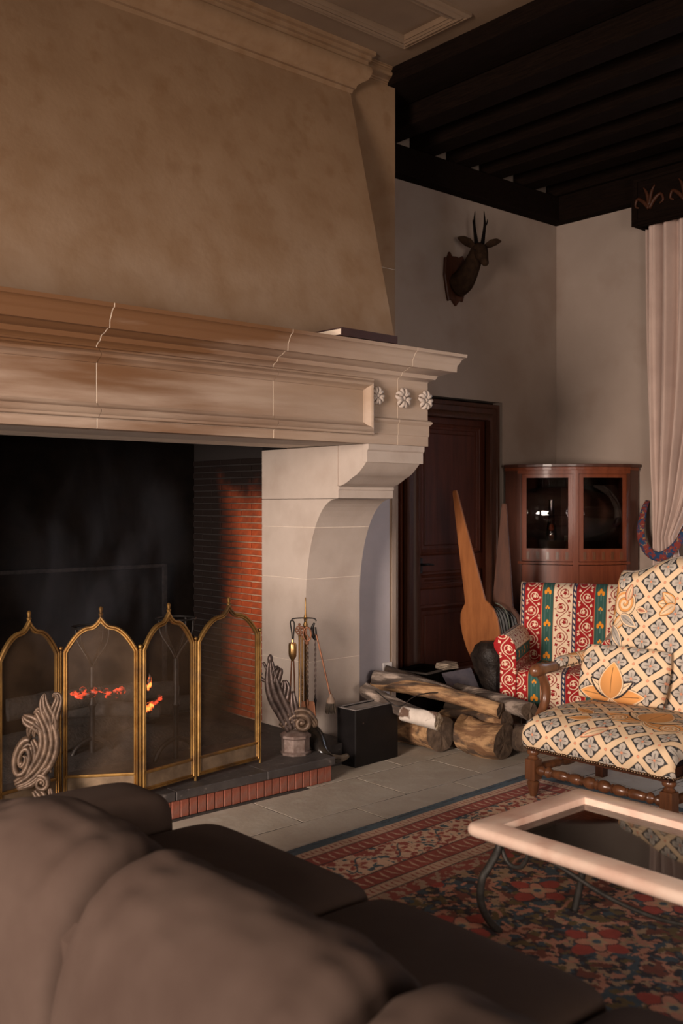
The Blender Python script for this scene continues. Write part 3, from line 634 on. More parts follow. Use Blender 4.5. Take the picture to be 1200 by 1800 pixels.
def screenpanel(P0, P1, nm='screen_panel'):
    U = (P1-P0); Wd = U.length; U.normalize(); nn = U.cross(Vector((0,0,1))); nn = nn if nn.dot(FW) < 0 else -nn
    g = .010; top = .684; apex = .852
    og = ogee(g, Wd-g, top, apex)
    outline = [(g, .02), (Wd-g, .02)] + og[::-1]
    org = P0.copy()
    prof = [(0,-.008),(0,.006),(.004,.010),(.008,.010),(.011,.004),(.015,.008),(.019,.008),(.021,.003),(.021,-.008)]
    ffm = MB().sweep(prof, outline, org, U, (0,0,1), nn, closed=True)
    fr0 = ffm.build('panel_frame', M['brass'], t, smooth='auto')
    # mesh sheet
    s = MB(); inn = [(min(max(a, g+.014), Wd-g-.014), b-.012 if b > .1 else b) for a, b in outline]
    v = [org+U*a+Vector((0,0,b)) for a, b in inn]; s.add(v, [tuple(range(len(v)))]); s.build('mesh_sheet', meshm, fr0)
    # rail and kick plate
    s = MB(); pl = lambda a0,a1,b0,b1,d0,d1: s.add([org+U*a+Vector((0,0,b))+nn*d for a,b,d in ((a0,b0,d0),(a1,b0,d0),(a1,b1,d0),(a0,b1,d0),(a0,b0,d1),(a1,b0,d1),(a1,b1,d1),(a0,b1,d1))], [(0,3,2,1),(4,5,6,7),(0,1,5,4),(1,2,6,5),(2,3,7,6),(3,0,4,7)])
    pl(g+.015, Wd-g-.015, .03, .105, -.004, .004); s.build('kick_plate', kick, fr0)
    s = MB(); pl(g+.012, Wd-g-.012, .103, .117, -.006, .008); s.build('rail', M['brass'], fr0, bevel=.003)
    s.v.clear(); s.f.clear(); s = MB(); c = org+U*(Wd/2); 
    s.lathe([(.0,0),(.009,0),(.011,.008),(.006,.014),(.008,.024),(.010,.032),(.006,.040),(.0,.043)], c+Vector((0,0,apex-.004)), seg=12); s.build('finial', M['brass'], fr0, smooth='auto')
for a, b in ((SB, SA), (SC_, SB), (SD, SC_), (SE, SD), (SF, SE)): screenpanel(a, b)
for p in (SA, SB, SC_, SD, SE):
    MB().tube([p+Vector((0,0,.0)), p+Vector((0,0,.69))], .0065, sub=1).sphere(p+Vector((0,0,.70)), .011, 10, 6).build('hinge_rod', M['brass'], t, smooth='auto')
# ================================================================ ANDIRONS (carved acanthus scrolls)
def scroll(s, c, r0, turns, start, w, plane_u, plane_v, seg=8, flat=1.4, shrink=.22, sgn=1, n=None):
    pts = []; rad = []; n = n or int(14*turns)
    for k in range(n+1):
        q = k/n; rr = r0*(1-(1-shrink)*q); a = start+sgn*q*turns*2*PI
        pts.append(Vector(c)+Vector(plane_u)*math.cos(a)*rr+Vector(plane_v)*math.sin(a)*rr); rad.append(w*(1-.45*q))
    nrm_ = Vector(plane_u).cross(Vector(plane_v))
    s.tube(pts, rad, seg=seg, sub=2, flat=flat, flatdir=nrm_); return pts
def leafrib(s, pts, rad, up, seg=8, flat=1.8, ribs=3):
    pts = [Vector(p) for p in pts]; upv = Vector(up).normalized(); nrm_ = upv
    for q in range(ribs):
        o = (q-(ribs-1)/2)
        pp = []
        for i, p in enumerate(pts):
            d = (pts[min(i+1,len(pts)-1)]-pts[max(i-1,0)]).normalized(); sd = d.cross(nrm_).normalized()
            pp.append(p + sd*o*rad[i]*1.05 + nrm_*(.004 if q == (ribs-1)//2 else 0))
        s.tube(pp, [r*.68 for r in rad], seg=seg, sub=4, flat=flat*.7, flatdir=nrm_)
# left hand andiron, in the plane facing the camera ; coordinates (a to the right, b up) in metres around its base
U_ = Vector((.80,-.60,0)); Z_ = Vector((0,0,1)); Nn_ = Vector((-.60,-.80,0))
def local(base): return lambda a, b, c=0: Vector(base)+U_*a+Z_*b+Nn_*c
bL = Vector((1.883, 4.133, .132)); A = lambda px, py, o=0: at(px, py, 4.35-o)
t = thing('andiron', bL, 'pale carved acanthus scroll andiron standing in front of the brass fire screen', 'andiron', 'scrolled andirons on the hearth')
BZ = M['bronze']
s = MB(); s.box(-.085,.085,-.05,.05,0,.05, Matrix.Translation(bL) @ Matrix.Rotation(R(-41),4,'Z')); s.build('plinth', BZ, t, bevel=.006)
def ospiral(s, cx, cy, rx, ry, turns, start, w, tilt=0, sgn=1, end=.12):
    n = int(16*turns); pts = []; rad = []
    for k in range(n+1):
        q = k/n; f_ = 1-(1-end)*q**.85; a = start+sgn*q*turns*2*PI; u_, v_ = rx*f_*math.cos(a), ry*f_*math.sin(a)
        pts.append(A(cx+u_*math.cos(tilt)-v_*math.sin(tilt), cy-(u_*math.sin(tilt)+v_*math.cos(tilt)), .012*q)); rad.append(w*(1-.6*q))
    s.tube(pts, rad, seg=8, sub=2, flat=1.3, flatdir=-FW)
NF = -FW
s = MB(); leafrib(s, [A(28,1380), A(48,1371), A(66,1354), A(80,1333), A(87,1307), A(83,1281), A(73,1261), A(65,1251), A(62,1256)], [.010,.017,.020,.022,.022,.020,.016,.010,.005], NF, ribs=4)
leafrib(s, [A(32,1386), A(52,1380), A(70,1367), A(84,1352)], [.008,.013,.013,.005], NF, ribs=2); s.build('main_stem', BZ, t, smooth=True)
s = MB(); leafrib(s, [A(90,1300), A(92,1280), A(88,1262), A(80,1245), A(77,1228), A(80,1218)], [.010,.016,.020,.018,.010,.002], NF, ribs=3)
s.build('flame_leaf', BZ, t, smooth=True)
s = MB(); leafrib(s, [A(91,1292), A(93,1270), A(97,1250), A(103,1232), A(102,1222), A(96,1221), A(93,1226)], [.009,.014,.015,.012,.008,.006,.003], NF, ribs=3); s.build('curled_leaf', BZ, t, smooth=True)
s = MB(); leafrib(s, [A(80,1292), A(70,1280), A(58,1270), A(47,1264), A(40,1258)], [.010,.016,.020,.016,.004], NF, ribs=3); leafrib(s, [A(58,1272), A(52,1283), A(50,1296)], [.012,.013,.004], NF, ribs=2); leafrib(s, [A(66,1278), A(60,1287), A(61,1296)], [.010,.010,.004], NF, ribs=2); s.build('side_leaf', BZ, t, smooth=True)
s = MB(); ospiral(s, 41, 1335, 17, 38, 2.1, R(75), .017, tilt=R(-14)); ospiral(s, 44, 1334, 12, 30, 1.1, R(60), .012, tilt=R(-14)); s.sphere(A(37,1343,.01), .012, 10, 7)
leafrib(s, [A(55,1300), A(62,1318), A(60,1340), A(48,1362), A(36,1376)], [.010,.015,.016,.014,.006], NF, ribs=3); s.build('tall_volute', BZ, t, smooth=True)
s = MB(); leafrib(s, [A(70,1330), A(78,1318), A(76,1308)], [.006,.010,.003], NF, ribs=2); leafrib(s, [A(66,1340), A(70,1328), A(66,1322)], [.006,.008,.003], NF, ribs=2); s.build('bud', BZ, t, smooth=True)
s = MB(); ospiral(s, 73, 1377, 14, 15, 1.5, R(120), .014, sgn=-1, end=.3); s.sphere(A(73,1376,.012), .011, 10, 7); leafrib(s, [A(60,1366), A(74,1357), A(86,1352), A(90,1358)], [.009,.013,.011,.004], NF, ribs=2); s.build('lower_volute', BZ, t, smooth=True)
s = MB(); leafrib(s, [A(62,1388), A(72,1400), A(78,1415), A(76,1430)], [.012,.018,.020,.014], NF, ribs=3); leafrib(s, [A(88,1385), A(90,1400), A(84,1415)], [.008,.013,.008], NF, ribs=2); s.build('foot_scroll', BZ, t, smooth=True)
# right hand andiron
bR = Vector((3.405, 4.272, .132)); Rp = local(bR); BD = M['bronze_dark']
t = thing('andiron', bR, 'dark acanthus scroll andiron on the right end of the hearth slab beside the fire tools', 'andiron', 'scrolled andirons on the hearth')
s = MB(); s.lathe([(.0,0),(.085,0),(.088,.012),(.078,.02),(.078,.085),(.086,.092),(.086,.105),(.07,.115),(.0,.12)], bR, seg=8); s.build('plinth', mat('andiron_base', (.13,.085,.07), (.25,.19,.165), 24, .45, metal=.4, bump=.3), t, smooth='auto')
s = MB(); scroll(s, Rp(.035,.165), .050, 1.4, R(130), .020, U_, Z_, sgn=-1, flat=1.8); s.sphere(Rp(.035,.165), .018, 12, 8)
leafrib(s, [Rp(-.07,.14), Rp(-.02,.20), Rp(.05,.215), Rp(.10,.17), Rp(.11,.14)], [.016,.022,.020,.014,.006], Nn_); s.build('lower_volute', M['bronze'], t, smooth=True)
s = MB(); leafrib(s, [Rp(-.02,.13), Rp(-.06,.22), Rp(-.100,.30), Rp(-.125,.38), Rp(-.135,.46), Rp(-.135,.51)], [.020,.027,.030,.026,.016,.007], Nn_, ribs=3); s.build('main_stem', BD, t, smooth=True)
s = MB(); leafrib(s, [Rp(-.12,.38), Rp(-.10,.45), Rp(-.085,.47)], [.02,.02,.008], Nn_); leafrib(s, [Rp(-.07,.28), Rp(-.055,.36), Rp(-.06,.40)], [.018,.018,.006], Nn_)
leafrib(s, [Rp(.01,.19), Rp(-.01,.27), Rp(-.015,.34)], [.018,.020,.007], Nn_, ribs=2); s.build('leaf', BD, t, smooth=True)
s = MB(); s.tube([Rp(-.13,.40), Rp(-.17,.40), Rp(-.20,.425), Rp(-.195,.44), Rp(-.18,.435)], [.014,.011,.008,.008,.006]); s.tube([Rp(-.13,.44), Rp(-.158,.465), Rp(-.172,.495), Rp(-.18,.49)], [.012,.009,.007,.004])
s.tube([Rp(-.06,.20), Rp(-.10,.24), Rp(-.125,.29), Rp(-.13,.30)], [.014,.012,.008,.004]); s.sphere(Rp(-.138,.515), .018, 12, 8, (.9,.8,1.6)); s.build('leaf_crest', BD, t, smooth=True)
# ================================================================ TALL IRON FIREDOGS WITH CUP RINGS (inside the firebox)
for (px, py, d, lab) in ((162,1102,5.35,'tall black iron firedog with a ring cup, behind the second screen panel from the left'), (309,1087,5.35,'tall black iron firedog with a ring cup, behind the third screen panel')):
    c = at(px, py, d); t = thing('firedog', (c.x, c.y, .125), lab, 'firedog', 'cup topped firedogs in the firebox')
    MB().tube([(c.x+.105*math.cos(a), c.y+.105*math.sin(a), c.z) for a in [k*PI/8 for k in range(16)]], .0065, seg=7, closed=True, sub=2).build('cup_ring', M['iron'], t, smooth=True)
    s = MB()
    for k in range(4):
        a = k*PI/2+.5; s.tube([(c.x+.105*math.cos(a), c.y+.105*math.sin(a), c.z), (c.x+.095*math.cos(a), c.y+.095*math.sin(a), c.z-.08), (c.x+.03*math.cos(a), c.y+.03*math.sin(a), c.z-.17), (c.x, c.y, c.z-.22)], .006, seg=6)
    s.build('cup_strap', M['iron'], t, smooth=True)
    MB().lathe([(.0,.125),(.014,.125),(.014,.4),(.022,.42),(.014,.44),(.014,c.z-.22),(.0,c.z-.2)], (c.x,c.y,0), seg=10).build('post', M['iron'], t, smooth='auto')
    MB().tube([(c.x-.13,c.y,.13),(c.x-.09,c.y,.2),(c.x,c.y,.24),(c.x+.09,c.y,.2),(c.x+.13,c.y,.13)], .013, seg=8).build('foot', M['iron'], t, smooth=True)
# ================================================================ FIRE: charred logs, embers, flame, smoke
def emis(name, c, s_, c2=None):
    m, nt, b = newmat(name); b.inputs['Base Color'].default_value = (.02,.01,.008,1); b.inputs['Emission Color'].default_value = rgba(c); b.inputs['Emission Strength'].default_value = s_
    tc = nt.nodes.new('ShaderNodeTexCoord'); nz = nt.nodes.new('ShaderNodeTexNoise'); nz.inputs['Scale'].default_value = 30; nt.links.new(tc.outputs['Object'], nz.inputs['Vector'])
    nt.links.new(math_(nt, 'MULTIPLY', ramp01(nt, nz.outputs['Fac'], .44, .66), s_), b.inputs['Emission Strength']); return m
ember = emis('glowing_ember', (1.0,.08,.025), 1.1); flame = emis('flame', (1.0,.16,.03), 5)
char = mat('charred_wood', (.006,.005,.004), (.018,.014,.012), 20, .9, bump=.8, bscale=50, bdist=.01, c3=(.05,.042,.04), s3=9, t3=(.6,.75))
def log(name, p0, p1, r0, r1, m, mend=None, label=None, cat='log', group=None, bend=.02, seed=0, seg=18, knots=1, rough=.075):
    p0, p1 = Vector(p0), Vector(p1); rn_ = random.Random(seed); ax = (p1-p0).normalized(); u = ax.orthogonal().normalized(); w_ = ax.cross(u)
    n = 14; v = []; f = []; bd = (u*rn_.uniform(-1,1)+w_*rn_.uniform(-1,1))*bend; lob = [(rn_.randint(2,4), rn_.uniform(0,6.28), rn_.uniform(.3,1)) for _ in range(3)]
    kn = [(rn_.uniform(.2,.8), rn_.uniform(0,6.28)) for _ in range(knots)]
    for i in range(n+1):
        q = i/n; c = p0.lerp(p1, q)+bd*math.sin(PI*q); rr = r0+(r1-r0)*q
        for k in range(seg):
            a = 2*PI*k/seg; g = 1+rough*sum(am*math.sin(ff*a+ph+q*2) for ff, ph, am in lob)+rn_.uniform(-.022,.022)
            for kq, ka in kn:
                da = math.atan2(math.sin(a-ka), math.cos(a-ka)); g += .22*math.exp(-((q-kq)/.05)**2-(da/.45)**2)
            v.append(c+(u*math.cos(a)+w_*math.sin(a))*rr*g + ax*(rn_.uniform(-.004,.004) if i in (0,n) else 0))
    for i in range(n):
        for k in range(seg): f.append((i*seg+k, i*seg+(k+1)%seg, (i+1)*seg+(k+1)%seg, (i+1)*seg+k))
    s = MB().add(v, f)
    if mend is None:
        s.add(v[:seg], [tuple(range(seg))]); s.add(v[-seg:], [tuple(range(seg))]); o = s.build(name, m, smooth='auto', origin=p0.lerp(p1,.5)); return props(o, label, cat, group)
    t = thing(name, p0.lerp(p1,.5), label, cat, group)
    s.build('bark', m, t, smooth='auto')
    for e, (ring, c, sg) in enumerate(((v[:seg], p0, -1), (v[-seg:], p1, 1))):
        ee = MB(); vv = list(ring); ff = []
        for k in range(seg): vv.append(c.lerp(ring[k], .5)+ax*sg*rn_.uniform(.0,.004))
        vv.append(c+ax*sg*.003)
        for k in range(seg): ff.append((k,(k+1)%seg,seg+(k+1)%seg,seg+k)); ff.append((seg+k,seg+(k+1)%seg,2*seg))
        ee.add([p+ax*sg*.0008 for p in vv], ff).build('cut_end', mend, t)
    return t
for k, (a, b, r, lb) in enumerate((((2.15,5.15,.40),(3.1,5.0,.42),.055,'charred log lying across the top of the fire'), ((2.2,4.95,.23),(3.05,5.2,.24),.07,'charred log low at the front of the fire'), ((2.45,5.4,.25),(3.25,5.1,.30),.06,'charred log at the back right of the fire'), ((2.3,5.3,.33),(2.9,4.85,.34),.045,'short charred stick slanting over the embers'))):
    log('burning_log', a, b, r, r*.85, char, label=lb, group='charred logs in the fire', seed=20+k, rough=.09)
er = random.Random(4)
def emb(px, py, d, w_, nn, m=ember, lab=''):
    s = MB(); c0 = at(px, py, d)
    for _ in range(nn):
        c = c0+RT*er.uniform(-w_, w_)+Vector((0,0,er.uniform(-.022,.022))); n0 = len(s.v); s.sphere(c, er.uniform(.009,.019), 6, 4, (1.3,1,.8))
        for i in range(n0, len(s.v)): s.v[i] = tuple(x+er.uniform(-.004,.004) for x in s.v[i])
    o = s.build('embers', m, origin=c0); props(o, lab, 'embers', None, 'stuff'); return o
emb(145,1218,5.0,.045,10, lab='patch of red embers behind the second screen panel, near its left edge'); emb(188,1217,5.0,.075,15, lab='wide patch of red embers in the middle of the second screen panel'); emb(258,1243,5.0,.022,9, flame, lab='bright orange embers just behind the left edge of the third screen panel'); emb(274,1232,5.02,.02,5, lab='small red embers behind the middle of the third screen panel')
c0 = at(262,1203,5.0)
o = MB().tube([c0+Vector((0,0,-.03)), c0, c0+Vector((.004,0,.03)), c0+Vector((0,0,.055))], [.008,.013,.008,.001], seg=8).build('flame', flame, smooth=True, origin=c0); props(o, 'tiny orange flame rising above the embers', 'flame')
ash = mat('ash', (.008,.006,.006), (.030,.025,.023), 9, .95, bump=.6, bdist=.01)
s = MB(); gx, gy = 34, 20; v = []; f = []
for i in range(gx+1):
    for j in range(gy+1):
        x_ = 1.7+1.9*i/gx; y_ = 4.75+.95*j/gy; h = .09*math.sin(PI*i/gx)**.7*math.sin(PI*j/gy)**.7*(1+.3*math.sin(7*x_+5*y_)); v.append((x_, y_, .123+h+er.uniform(-.005,.005)))
for i in range(gx):
    for j in range(gy): a = i*(gy+1)+j; f.append((a, a+gy+1, a+gy+2, a+1))
o = s.add(v, f).build('ash_bed', ash, smooth=True, origin=(2.6,5.2,.125)); props(o, 'bed of grey ash under the charred logs', 'ash', None, 'stuff')
# smoke drifting up from the fire
sm = bpy.data.materials.new('smoke'); sm.use_nodes = True; nt = sm.node_tree; nt.nodes.remove(nt.nodes['Principled BSDF'])
pv = nt.nodes.new('ShaderNodeVolumePrincipled'); pv.inputs['Color'].default_value = (.70,.72,.85,1)
tc = nt.nodes.new('ShaderNodeTexCoord'); mp = nt.nodes.new('ShaderNodeMapping'); mp.inputs['Scale'].default_value = (1.6,1.6,.7); nz = nt.nodes.new('ShaderNodeTexNoise'); nz.inputs['Scale'].default_value = 2.2; nz.inputs['Detail'].default_value = 5; nz.inputs['Distortion'].default_value = .6
nt.links.new(tc.outputs['Object'], mp.inputs[0]); nt.links.new(mp.outputs[0], nz.inputs['Vector'])
gx_ = nt.nodes.new('ShaderNodeTexGradient'); gx_.gradient_type = 'SPHERICAL'; mp2 = nt.nodes.new('ShaderNodeMapping'); mp2.inputs['Location'].default_value = (0,0,.1); mp2.inputs['Scale'].default_value = (1.6,2.6,.95)
nt.links.new(tc.outputs['Object'], mp2.inputs[0]); nt.links.new(mp2.outputs[0], gx_.inputs[0])
nt.links.new(math_(nt,'MULTIPLY', math_(nt,'MULTIPLY', ramp01(nt, nz.outputs['Fac'], .46, .68), gx_.outputs['Fac']), .45), pv.inputs['Density']); nt.links.new(pv.outputs[0], nt.nodes['Material Output'].inputs['Volume'])
o = MB().sphere((2.72,5.2,1.15), 1, 20, 12, (.62,.37,.95)).build('smoke', sm, smooth=True, origin=(2.72,5.2,1.15)); props(o, 'thin bluish smoke rising from the fire in the dark firebox', 'smoke', None, 'stuff')
# ================================================================ FIRE TOOLS
tb0 = Vector((3.62, 4.45, 0)); TR = RT; 
t = thing('fire_tool_stand', tb0, 'slender brass fire tool stand with a hooked ring, in front of the stone fireplace leg', 'tool stand')
MB().lathe([(.0,0),(.10,0),(.10,.012),(.05,.03),(.02,.05),(.012,.07),(.0,.07)], tb0, seg=24).build('base', M['iron'], t, smooth='auto')
s = MB().lathe([(.0,.05),(.008,.05),(.008,.78),(.014,.80),(.008,.82),(.012,.84),(.006,.86),(.0045,.87),(.0035,.955),(.0,.96)], tb0, seg=10); s.build('pole', M['brass'], t, smooth='auto')

MB().tube([tb0+TR*-.080+Vector((0,0,.822)), tb0+TR*-.075+Vector((0,0,.835)), tb0+TR*-.04+Vector((0,0,.840)), tb0+TR*.03+Vector((0,0,.840)), tb0+TR*.055+Vector((0,0,.835)), tb0+TR*.062+Vector((0,0,.822))], .0042, seg=6).build('hook_arm', M['iron'], t, smooth=True)
MB().tube([tb0-FW*.07+Vector((0,0,.825)), tb0-FW*.065+Vector((0,0,.837)), tb0+Vector((0,0,.842)), tb0+FW*.065+Vector((0,0,.837)), tb0+FW*.07+Vector((0,0,.825))], .0042, seg=6).build('hook_arm', M['iron'], t, smooth=True)
cop = mat('brass_tool', (.42,.24,.10), (.62,.38,.15), 20, .3, metal=.9)
copd = mat('rusty_tool', (.16,.065,.035), (.26,.11,.055), 20, .5, metal=.5)
def tp(a, z, f_=0): return tb0+TR*a-FW*f_+Vector((0,0,z))
t = thing('fire_tongs', tp(-.074,.83,.02), 'pair of fire tongs with a brass sleeve, leftmost on the tool stand', 'tongs')
MB().tube([tp(-.073,.70,.02), tp(-.078,.76,.02), tp(-.086,.815,.02), tp(-.078,.828,.02), tp(-.064,.815,.02), tp(-.066,.76,.02), tp(-.071,.70,.02)], .0042, seg=6).build('loop', M['iron'], t, smooth=True)
MB().lathe([(.0,.595),(.006,.595),(.010,.605),(.021,.62),(.0235,.64),(.0235,.69),(.020,.700),(.008,.703),(.006,.72),(.0,.722)], tp(-.073,0,.02), seg=18).build('sleeve', cop, t, smooth='auto')
for q, dz in ((-1,.0),(1,-.02)): MB().tube([tp(-.073+q*.006,.60,.02), tp(-.073+q*.010,.50,.02), tp(-.074+q*.013,.40,.02), tp(-.076+q*.010,.355,.02), tp(-.076+q*.004,.335+dz,.02)], [.0045,.0045,.0045,.007,.004], seg=7).build('arm', copd, t, smooth=True)
t = thing('fire_poker', tp(-.033,.80,.04), 'poker with a pierced round handle, second from the left on the tool stand', 'poker')
s = MB()
for k in range(6):
    a = k*PI/3; s.tube([tp(-.033+.015*math.cos(a)+.010*math.cos(b), .775+.015*math.sin(a)+.010*math.sin(b), .04) for b in [j*PI/4 for j in range(8)]], .0030, seg=5, closed=True, sub=1)
s.tube([tp(-.033+.022*math.cos(b), .775+.022*math.sin(b), .04) for b in [j*PI/6 for j in range(12)]], .0032, seg=5, closed=True, sub=1)
s.sphere(tp(-.033,.808,.04), .008, 8, 6).build('handle', copd, t, smooth=True)
MB().lathe([(.0,.75),(.009,.748),(.006,.735),(.0055,.30),(.009,.29),(.004,.25),(.0,.24)], tp(-.033,0,.04), seg=10).build('rod', cop, t, smooth='auto')
t = thing('toasting_fork', tp(-.016,.79,.045), 'beaded brass rod hanging just in front of the tool stand pole', 'toasting fork')
s = MB().tube([tp(-.016,.74,.045), tp(-.016,.26,.045)], .007, sub=1)
for k in range(14): s.sphere(tp(-.017,.52-.0115*k,.050), .0065, 8, 5)
s.build('shaft', cop, t, smooth='auto')
MB().tube([tp(-.016,.735,.045), tp(-.028,.76,.045), tp(-.022,.79,.045), tp(-.008,.79,.045), tp(-.004,.76,.045)], .005, seg=6).build('handle', copd, t, smooth=True)
t = thing('fire_shovel', tp(.012,.80,.06), 'fire shovel with twisted shaft and broad copper blade, hanging from the tool stand', 'shovel')
s = MB().tube([tp(.012+.022*math.cos(b)*(1.0), .755+.040*math.sin(b), .06) for b in [j*PI/7 for j in range(14)]], .0055, seg=6, closed=True, sub=2)
s.tube([tp(.012,.795,.06), tp(.004,.76,.06), tp(.020,.735,.06), tp(.012,.715,.06)], .005, seg=6)
s.sphere(tp(.012,.705,.06), .012, 10, 6).build('handle', copd, t, smooth=True)
s = MB(); n = 70
for q in (0, PI): s.tube([tp(.013+.0042*math.cos(k*.55+q), .70-.33*k/n, .06+.0042*math.sin(k*.55+q)) for k in range(n+1)], .0048, seg=5, sub=1)
s.build('twisted_shaft', M['bronze'], t, smooth=True)
s = MB(); v = []
for (a, z, f2) in ((-.020,.372,.06),(-.024,.366,.06),(-.034,.225,.09),(.068,.225,.09),(.052,.366,.06),(.046,.372,.06)): v.append(tp(a+.002,z,f2))
w2 = [p+FW*.004 for p in v]; k_ = len(v)
s.add(v+w2, [tuple(range(k_)), tuple(range(k_,2*k_))[::-1]]+[(i,(i+1)%k_,k_+(i+1)%k_,k_+i) for i in range(k_)]).build('blade', mat('copper_blade', (.20,.075,.035), (.32,.13,.06), 9, .42, metal=.6), t, bevel=.0012, bseg=1)
MB().tube([tp(.013,.385,.064), tp(.013,.36,.068), tp(.013,.325,.074)], [.009,.011,.003], seg=7, flat=.5, flatdir=FW).build('socket', copd, t, smooth=True)
t = thing('hearth_brush', tp(.07,.78,.02), 'long handled hearth brush with dark bristles slanting away from the tool stand', 'brush')
MB().tube([tp(.062,.745,.02), tp(.066,.735,.022), tp(.102,.585,.03), tp(.128,.47,.035), tp(.143,.405,.04)], [.008,.0055,.005,.005,.006], seg=7).build('handle', copd, t, smooth=True)
MB().lathe([(.0,.415),(.009,.41),(.011,.395),(.021,.385),(.026,.372),(.026,.360),(.0,.360)], tp(.147,0,.04), seg=16).build('ferrule', mat('brush_wood', (.15,.10,.07)), t, smooth='auto')
s = MB()
for k in range(90):
    a = er.uniform(0,6.28); r = er.uniform(0,.024); x_, y_ = math.cos(a)*r, math.sin(a)*r; b0_ = tp(.147,.363,.04)
    s.tube([b0_+Vector((x_,y_,0)), b0_+Vector((x_*1.35,y_*1.35,-.052-er.uniform(0,.012)))], [.004,.002], seg=4, sub=1)
o = s.build('bristles', mat('bristles', (.03,.022,.016), (.08,.055,.035), 30, .9), t); o['kind'] = 'stuff'
t = thing('thin_poker', tp(.055,.80,.02), 'thin twisted iron poker hanging straight beside the hearth brush', 'poker')
s = MB()
for q in (0, PI): s.tube([tp(.058+.003*math.cos(k*.6+q), .72-.34*k/60, .02+.003*math.sin(k*.6+q)) for k in range(61)], .0033, seg=5, sub=1)
s.build('shaft', M['bronze_dark'], t, smooth=True)
MB().tube([tp(.052,.815,.02), tp(.040,.785,.02), tp(.044,.745,.02), tp(.058,.72,.02), tp(.062,.75,.02), tp(.058,.79,.02)], [.005,.010,.011,.007,.006,.005], seg=7).build('handle', M['iron'], t, smooth=True)
MB().lathe([(.0,.39),(.005,.385),(.009,.37),(.005,.35),(.004,.28),(.0,.26)], tp(.058,0,.02), seg=8).build('tip', M['iron'], t, smooth='auto')
# ================================================================ HORN
hb_ = [at(543,1283,5.62), at(556,1300,5.58), at(566,1322,5.52), at(583,1334,5.5), at(600,1333,5.52), at(611,1328,5.55)]
t = thing('curved_horn', (hb_[3].x, hb_[3].y, 0), 'glossy black curved horn lying between the hearth slab and the black box', 'horn')
MB().tube(hb_, [.052,.052,.040,.026,.018,.012], seg=16, sub=5).build('horn', mat('black_horn', (.012,.010,.009), (.03,.024,.018), 14, .18, bump=.3, coat=.6), t, smooth=True)
MB().tube(hb_[3:], [.028,.0195,.014], seg=12).build('pale_tip', mat('horn_tip', (.07,.055,.040), (.12,.09,.065), 20, .4), t, smooth=True)
# ================================================================ BLACK BOX
bxm = Matrix.Translation((3.775, 4.190, 0)) @ Matrix.Rotation(R(4), 4, 'Z')
bxo = Vector((3.95,4.27,0))
t = thing('black_box', bxo, 'black painted metal box with a pale rim, at the foot of the stone leg', 'box')
BW, BD_, BH = .36, .15, .325
MB().box(0,BW,0,.006,0,BH,bxm).box(0,BW,BD_-.006,BD_,0,BH,bxm).box(0,.006,.006,BD_-.006,0,BH,bxm).box(BW-.006,BW,.006,BD_-.006,0,BH,bxm).box(.006,BW-.006,.006,BD_-.006,0,.02,bxm).build('body', M['black_paint'], t, bevel=.002, bseg=1)
MB().box(.006,BW-.006,.006,BD_-.006,BH-.018,BH-.008,bxm).build('inset_lid', mat('grey_lid', (.20,.17,.15), (.30,.26,.23), 12, .7, bump=.2), t)
MB().box(-.002,BW+.002,-.002,.012,BH,BH+.005,bxm).box(-.002,BW+.002,BD_-.012,BD_+.002,BH,BH+.005,bxm).box(-.002,.010,.012,BD_-.012,BH,BH+.005,bxm).box(BW-.010,BW+.002,.012,BD_-.012,BH,BH+.005,bxm).build('rim', mat('rim', (.15,.13,.12)), t)
# ================================================================ LOG PILE
barkO = mat('orange_bark', (.17,.085,.038), (.44,.26,.125), 18, .85, along=(R(-68),4), lo=.42, hi=.58, bump=1, bscale=40, bdist=.012, c3=(.075,.045,.028), s3=13, t3=(.52,.62))
barkG = mat('grey_bark', (.12,.09,.07), (.33,.26,.21), 22, .9, along=(R(-68),4), lo=.42, hi=.58, bump=1, bscale=45, bdist=.012, c3=(.06,.042,.032), s3=12, t3=(.5,.6))
barkD = mat('dark_bark', (.035,.022,.015), (.10,.065,.042), 16, .9, along=(R(-68),5), bump=.9, bscale=35, bdist=.008)
barkB = mat('birch_bark', (.50,.43,.37), (.62,.55,.48), 12, .8, bump=.4, c3=(.10,.055,.035), s3=6, t3=(.50,.54))
cutD = mat('dark_cut_wood', (.075,.048,.032), (.15,.10,.065), 26, .9, bump=.7, bscale=60, bdist=.004)
cutL = mat('pale_cut_wood', (.20,.13,.07), (.50,.40,.28), 45, .9, lo=.45, hi=.6, bump=.5)
def L2(pA, dA, pB, dB): return at(*pA, dA), at(*pB, dB)
LG = 'firewood in the pile beside the fireplace'
def alog(pa, da, pb, db, ra, rb, m, me_, lab, **k):
    a, b = L2(pa, da, pb, db); a.z = max(a.z, ra+.004); b.z = max(b.z, rb+.004)
    return log('firewood_log', a, b, ra, rb, m, me_, lab, 'firewood', LG, **k)
alog((708,1292),6.25,(775,1300),5.98,.105,.112,barkO,cutD,'thick round log on the floor with a dark cracked cut end, beside the black box',seed=1,knots=0)
alog((815,1286),6.05,(886,1305),5.83,.105,.102,barkO,cutD,'thick log on the floor with rough orange bark, rightmost of the two big lower logs',seed=2,knots=1)
alog((780,1262),6.3,(890,1268),5.92,.055,.058,barkO,cutD,'medium log wedged between the long top log and the big lower log',seed=3)
alog((657,1200),6.42,(880,1250),5.90,.045,.052,barkO,cutD,'long orange barked log lying on top of the pile, bound with a dark cord',seed=4,bend=.03,knots=2)
alog((640,1212),6.05,(745,1262),5.75,.042,.045,barkG,cutD,'grey barked log resting over the black box',seed=5)
alog((708,1254),5.75,(770,1268),5.62,.046,.048,barkB,cutL,'short pale birch log with peeling bark, poking out over the black box',seed=6,knots=0,bend=.0)
